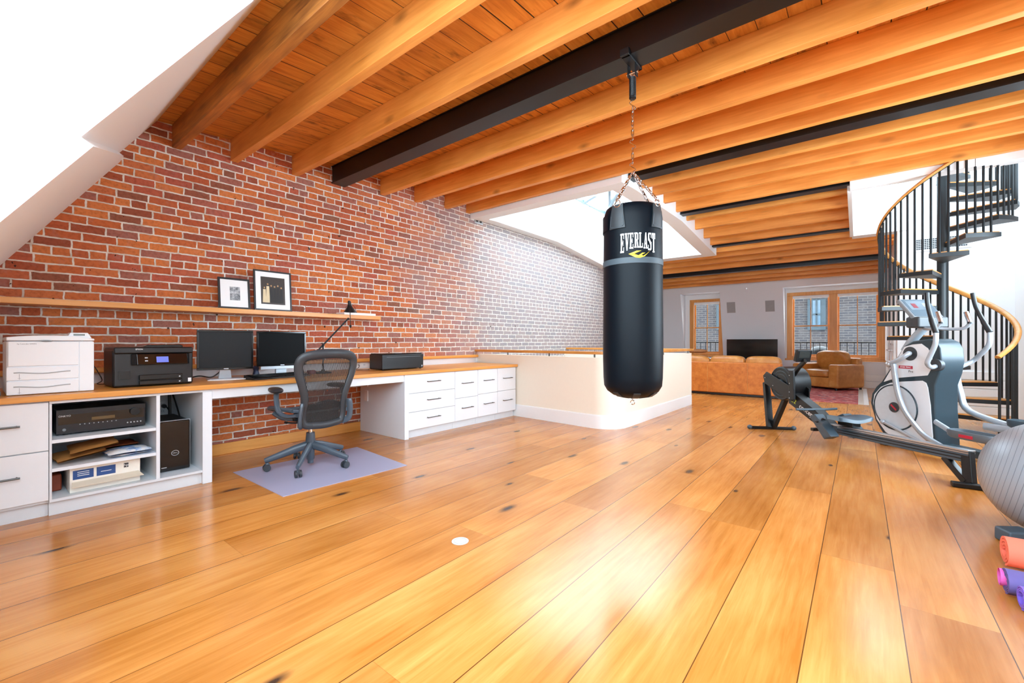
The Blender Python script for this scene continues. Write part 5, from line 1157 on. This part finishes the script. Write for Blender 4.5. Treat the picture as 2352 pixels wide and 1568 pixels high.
# rear leg
re_ = rb; a, b = PZ(2185, 1110, .02), PZ(2262, 1120, .02)
m = MB(); m.tube([a, b], 1, 4, .045, .025, True, (0, 0, 1)); m.build('rear_foot', M['rblk'], r, bevel=.006)
fm = PZ(2228, 1112, .02)
m = MB(); m.bar(fm + Vector((0, 0, .01)), rb + Vector((0, 0, .03)) - E_*.03, .07, .045, (W_.x, W_.y, 0)); m.build('rear_leg', M['rblk'], r, bevel=.005)
m = MB(); m.bar(fm + Vector((0, 0, .01)) - E_*.02, ra + d_*.86 - Vector((0, 0, .05)), .045, .05, (W_.x, W_.y, 0)); m.build('rear_leg', M['rblk'], r, bevel=.005)
# ================================================================== ELLIPTICAL TRAINER
Q = Frame(4.30, 4.40, rad(5.0)); P = Q.P; QE, QW = Q.E, Q.W
M['eshell'] = mat('slate blue grey shell', '24363f', .38, var=.05); M['ewht'] = mat('pale silver side panel', 'dfe5ea', .3, var=.02); M['esil'] = mat('silver grey tube paint', 'a9b4be', .32, .35); M['epale'] = mat('pale grey disc', 'c3ccd3', .35); M['ered'] = mat('red label', 'b8283c', .4)
r = thing('elliptical_trainer', Q.L(.1, 0, 0), 'grey and silver elliptical trainer standing in front of the spiral staircase', 'elliptical trainer')
HW = .13
body = [(1999, 925), (2002, 903), (2012, 887), (2024, 876), (2050, 836), (2076, 794), (2096, 783), (2134, 778), (2150, 785), (2159, 800), (2162, 830), (2157, 858), (2147, 885), (2147, 940), (2152, 1030), (2060, 1030), (2030, 1000), (2010, 965)]
m = MB(); Q.poly(m, body, HW, -HW, HW); m.build('shell', M['eshell'], r, bevel=.015)
for k_, pl in enumerate(([(2078, 796), (2096, 791), (2117, 789), (2132, 800), (2142, 818), (2140, 846), (2131, 862), (2060, 868), (2030, 877)],
    [(2006, 925), (2009, 905), (2024, 888), (2045, 879), (2071, 876), (2119, 874), (2128, 879), (2132, 890), (2138, 930), (2144, 1012), (2066, 1012), (2035, 992), (2014, 962)])):
    m = MB(); Q.poly(m, pl, HW+.006, HW-.01, HW); m.build('side_panel', M['ewht'], r, bevel=.004)
dc = P(2057, 935, HW)
disc(MB(), dc, .232, -.0, .014, 48, QE, QW).build('flywheel_disc', M['epale'], r, smooth=30, bevel=.004)
m = MB(); m.tube([dc + QE*(.24*cos(t)) + Vector((0, 0, .24*sin(t))) + QW*.010 for t in [2*pi*i/48 for i in range(49)]], .007, 8); m.build('disc_rim', M['eshell'], r, smooth=True)
hb = disc(MB(), dc, .055, .012, .024, 24, QE, QW).build('hub_cap', M['dark_gr'], r, smooth=30, bevel=.003)
def local_T(c, fr, tilt=0.0):
    d = (fr.E*cos(tilt) + Vector((0, 0, sin(tilt)))); n_ = fr.W; d = -d if False else d; up = n_.cross(d); return Matrix(((d.x, up.x, n_.x, c.x), (d.y, up.y, n_.y, c.y), (d.z, up.z, n_.z, c.z), (0, 0, 0, 1)))
m = MB(local_T(dc + QW*.0245, Q, -.7)); m.box((-.04, -.009, 0), (.04, .009, .0015)); m.build('hub_label', M['ered'], hb)
# crank recess, crank arm, pivot
cc_ = P(2092, 812, HW); disc(MB(), cc_, .072, .002, .012, 28, QE, QW).build('crank_recess', M['dark_gr'], r, smooth=30)
m = MB(); m.tube(smoothpath([cc_ + QW*.02, P(2086, 812, .22), P(2068, 824, .25), P(2044, 836, .25)], 4), .024, 10); m.build('crank_arm', M['esil'], r, smooth=True)
m = MB(); m.ell(P(2042, 836, .25), (.035, .035, .035), 14, 10); m.build('pivot_cap', M['silver'], r, smooth=True)
m = MB(); m.tube(smoothpath([P(2052, 836, .25), P(2058, 880, .25), P(2065, 912, .25), P(2078, 944, .25), P(2100, 975, .25), P(2128, 1004, .25), P(2190, 1040, .25)], 5), [.034]*15+[.030]*16, 10, .8, 1.15); m.build('link_arm', M['esil'], r, smooth=True)
m = MB(); m.tube([P(2028, 968, .17), P(2060, 985, .17), P(2110, 1012, .17)], .016, 8); m.ell(P(2028, 968, .17), (.026, .026, .026), 12, 8); m.build('lower_link', M['esil'], r, smooth=True)
# labels
def qtext(body_, size, c, mt, nm='lettering'): return MB().text(body_, size, local_T(c, Q), .0006).build(nm, mt, r)
lc = P(2080, 843, HW+.007); m = MB(local_T(lc, Q)); m.box((-.075, -.016, 0), (.075, .016, .001)); lb_ = m.build('brand_label', M['ered'], r)
MB().text('STAR TRAC', .022, local_T(lc + QW*.0015, Q), .0004).build('lettering', M['trimw'], lb_)
qtext('Pro', .034, P(2092, 853, HW+.007), M['dark_gr'])
# moving handles
for s_, grip, low in ((1, [(2129, 672), (2131, 700), (2140, 735), (2150, 764)], [(2150, 764), (2148, 790), (2137, 816), (2130, 834), (2136, 843), (2148, 841)]),
                      (-1, [(2234, 673), (2242, 705), (2260, 740), (2274, 763)], [(2274, 763), (2272, 790), (2256, 810), (2232, 830), (2200, 842)])):
    g = MB().tube(smoothpath([P(u, v, s_*.30) for u, v in grip], 5), [.019]*10+[.023]*6, 12).build('handle_grip', M['black_pl'], r, smooth=True)
    pts = [P(u, v, s_*.30) for u, v in low]
    if s_ > 0: pts[-1] = P(2148, 841, HW+.03); pts[-2] = P(2138, 843, .24)
    else: pts[-1] = P(2196, 846, -HW-.02)
    MB().tube(smoothpath(pts, 5), .021, 12).build('swing_arm', M['esil'], r, smooth=True)
disc(MB(), P(2152, 838, HW), .06, -.02, .02, 24, QE, QW).build('arm_pivot', M['dark_gr'], r, smooth=30)
# console
TL, TRr, BL, BRr = P(2063, 686, .17), P(2063, 686, .17) - QW*.34, P(2101, 728, .17), P(2101, 728, .17) - QW*.34
n_ = (TRr-TL).cross(BL-TL).normalized(); n_ = n_ if n_.dot(QE) > 0 else -n_
m = MB(); m.rings([[p + n_*t for p in (TL, TRr, BRr, BL)] for t in (-.045, 0)]); con = m.build('console', M['mid_gr'], r, bevel=.015)
qd = lambda a, b, c, d, t: [TL.lerp(TRr, a).lerp(BL.lerp(BRr, a), b) + n_*t, TL.lerp(TRr, c).lerp(BL.lerp(BRr, c), b) + n_*t, TL.lerp(TRr, c).lerp(BL.lerp(BRr, c), d) + n_*t, TL.lerp(TRr, a).lerp(BL.lerp(BRr, a), d) + n_*t]
m = MB(); m.rings([qd(.05, .06, .95, .95, .0), qd(.05, .06, .95, .95, .002)]); m.build('console_face', M['rgry'], con)
m = MB(); m.rings([qd(.12, .12, .88, .62, .002), qd(.12, .12, .88, .62, .003)]); m.build('display_panel', mat('slate display panel', '4f5a63', .2), con)
m = MB(); m.rings([qd(.25, .28, .40, .52, .003), qd(.25, .28, .40, .52, .0045)]); m.build('red_display', mat('dark red led window', '6a1420', .3), con)
m = MB(); m.rings([qd(.62, .25, .85, .45, .003), qd(.62, .25, .85, .45, .004)]); m.build('program_window', M['mid_gr'], con)
m = MB(); m.rings([[p + Vector((0, 0, z)) for p in (BL + QE*.04, BRr + QE*.04, BRr - QE*.10, BL - QE*.10)] for z in (-.11, .005)]); m.build('bottle_tray', M['dark_gr'], r, bevel=.02)
m = MB(); c0 = (BL+BRr)/2 - QE*.04 - Vector((0, 0, .09)); m.tube([c0, P(2092, 786, 0), P(2080, 805, 0)], .045, 12, 1.0, .8); m.build('neck', M['esil'], r, smooth=True)
# fixed handlebars with pulse grips
for s_ in (1, -1):
    b0 = c0 + Vector((0, 0, -.0)); pts = [b0, b0 + QW*(s_*.10) + QE*.08 - Vector((0, 0, .03)), b0 + QW*(s_*.155) + QE*.22 - Vector((0, 0, .03)), b0 + QW*(s_*.155) + QE*.28 + Vector((0, 0, .02))]
    MB().tube(smoothpath(pts, 5), .016, 10).build('handlebar', M['esil'], r, smooth=True)
    MB().tube([pts[-1], pts[-1] + Vector((0, 0, .11)) - QE*.035], .019, 12).build('pulse_grip', M['chrome'], r, smooth=True)
    MB().tube([pts[-1] + Vector((0, 0, -.005)), pts[-1] + Vector((0, 0, .012))], .0205, 12).build('grip_end', M['black_pl'], r, smooth=True)
# base, pedal arms, pedals
m = MB(); m.rings([[Q.L(s_, w_, z) for w_, z in ((-.06, .03), (.06, .03), (.06, .10), (-.06, .10))] for s_ in (-.35, 1.55)]); m.build('base_rail', M['eshell'], r, bevel=.008)
for s_ in (-.30, 1.5): m = MB(); m.rings([[Q.L(s_+ds, w_, z) for ds, z in ((-.035, .0), (.035, .0), (.035, .05), (-.035, .05))] for w_ in (-.30, .30)]); m.build('foot_bar', M['eshell'], r, bevel=.01)
M['ped'] = mat('slate grey pedal plastic', '59636b', .45)
def pedal(c, label):
    T = Matrix(((QE.x, QW.x, 0, c.x), (QE.y, QW.y, 0, c.y), (0, 0, 1, c.z), (0, 0, 0, 1)))
    m = MB(T); o_ = [(cos(t)*.20*(1 if cos(t) > 0 else .95), sin(t)*.085) for t in [2*pi*i/28 for i in range(28)]]
    f = lambda s_, z: [((abs(x)/.2)**.6*.2*(1 if x > 0 else -1)*s_, (abs(y)/.085)**.6*.085*(1 if y > 0 else -1)*s_, z) for x, y in o_]
    m.rings([f(.9, -.03), f(1, -.015), f(1.03, .025), f(1.0, .04), f(.93, .04), f(.90, .005)], True, True); p_ = m.build('pedal', M['ped'] if label else M['rgry'], r, smooth=50)
    m = MB(T); m.rings([f(.89, .004), f(.89, .008)]); m.build('tread_pad', M['dark_gr'], p_)
    if label:
        m = MB(T @ TR((.10-.10, .0875, .002))); m.box((-.055, -.002, -.014), (.055, .003, .014)); l_ = m.build('pedal_label', M['ered'], p_, bevel=.001)
    return p_
pn = P(2238, 1003, .22); pf = P(2330, 972, -.24); pf = Q.L(.62, -.24, .36)
pedal(pn, True); pedal(pf, False)
m = MB(); m.tube([P(2148, 968, .16), P(2175, 985, .20), pn - QE*.15 - Vector((0, 0, .02))], .022, 8, .7, 1.2); m.build('pedal_arm', M['esil'], r, smooth=True)
m = MB(); m.tube([pn + QE*.1 - Vector((0, 0, .04)), Q.L(1.45, .20, .15)], .035, 8, .8, 1.3); m.build('pedal_arm', M['rgry'], r, smooth=True)
m = MB(); m.tube(smoothpath([P(2196, 860, -.25), P(2205, 900, -.25), P(2228, 945, -.25), pf - QE*.12 - Vector((0, 0, .04))], 5), .030, 10); m.build('link_arm', M['esil'], r, smooth=True)
m = MB(); m.tube([Q.L(.25, -.2, .30), pf - QE*.05 - Vector((0, 0, .06)), Q.L(1.45, -.20, .15)], .028, 8, .8, 1.3); m.build('pedal_arm', M['esil'], r, smooth=True)
# ================================================================== FLOOR THINGS AT THE RIGHT
r_b = .325; cb = CM(3.10, 2.46)
m = MB(); k = NT('silver ribbed ball vinyl'); x, y, z = k.sep(k.obj()); ang_ = None
cxn = k.math('ADD', k.math('MULTIPLY', x, .95), k.math('ADD', k.math('MULTIPLY', y, -.22), k.math('MULTIPLY', k.math('SUBTRACT', z, .325), -.22)))
g = k.math('FRACT', k.math('MULTIPLY', k.math('ARCSINE', k.math('DIVIDE', cxn, .33)), 13.)); ln = k.math('LESS_THAN', g, .10)
k.bump(k.math('SUBTRACT', 1., ln), .6, .004); M['ball'] = k.done(k.mix(ln, lin('949ca4'), lin('6d757d')), .38, .25)
m.ell((cb.x, cb.y, .325), (.325, .325, .325), 64, 40); o = m.build('exercise_ball', M['ball'], smooth=True); tag(o, 'large silver-grey ribbed exercise ball at the right edge beside the rower', 'exercise ball')
def roll(name, u, v, zc, turns, thick, L_, col, label, col2=None, sq=1.0, ax=(1, 0.0)):
    c = PZ(u, v, zc); m = MB(); n_ = turns*22; A = Vector((ax[0], ax[1], 0)).normalized(); B = Vector((-A.y, A.x, 0)); r0 = zc/sq - turns*thick*1.25 - thick - .001
    def pt(i, o, x):
        t = i*2*pi/22; rr = r0 + thick*1.25*t/(2*pi) + o; return Vector((c.x, c.y, zc)) + A*x + B*(cos(t)*rr) + Vector((0, 0, sin(t-pi/2+pi/2)*rr*sq))
    m.rings([[pt(i, 0, 0+random.uniform(-.002, .002)), pt(i, thick, 0), pt(i, thick, L_), pt(i, 0, L_)] for i in range(n_-5)])
    o = m.build(name, [mat(name+' foam '+col, col, .75, var=.04)], smooth=50); tag(o, label, 'exercise mat'); return o
roll('exercise_mat', 2306, 1262, .079, 3, .012, .62, 'f0765c', 'coral red rolled exercise mat lying between ball and purple mats', None, 1.0, (1, .06))
pm = roll('exercise_mat', 2308, 1332, .058, 4, .0065, .62, '5f5490', 'dark purple rolled exercise mat with pink inside, next to the coral one', None, .95, (1, .06))
c = PZ(2304, 1325, .058)
roll('exercise_mat', 2345, 1372, .052, 3, .006, .62, '7a5fd0', 'bright violet rolled exercise mat, nearest the camera', None, 1.0, (1, .10))
p = CM(2.70, 2.36)
o = MB().rings([[tuple(CM(2.70+dx, 2.36+dy, z)) for dx, dy in ((0, 0), (.15, -.01), (.15, .09), (.02, .10))] for z in (.0005, .075)]).build('foam_block', M['rgry'], bevel=.012); tag(o, 'dark slate foam block on the floor between ball and coral mat', 'foam block')
pk = mat('hot pink foam', 'e05fb4', .6); m = MB(); T = TR((c.x-.012, c.y, .058)); m.T = T
m.lathe([(.036, 0), (.036, .10), (.030, .10), (.030, 0)], (0, 0, 0), 24, 'x'); o = m.build('pink_lining', pk, pm, smooth=50)
M['silver2'] = mat('pale brushed cover', 'c9d3d8', .35, .2); p = PZ(1057, 1243); r = thing('floor_outlet', p, 'round brushed metal outlet cover set in the oak floor', 'floor outlet')
MB().cyl((p.x, p.y, .0005), .047, .003, 36).build('cover', M['silver2'], r, bevel=.001); m = MB(); m.torus((p.x, p.y, .0036), .034, .0008, 'z', 32, 5); m.build('ring', M['mid_gr'], r)
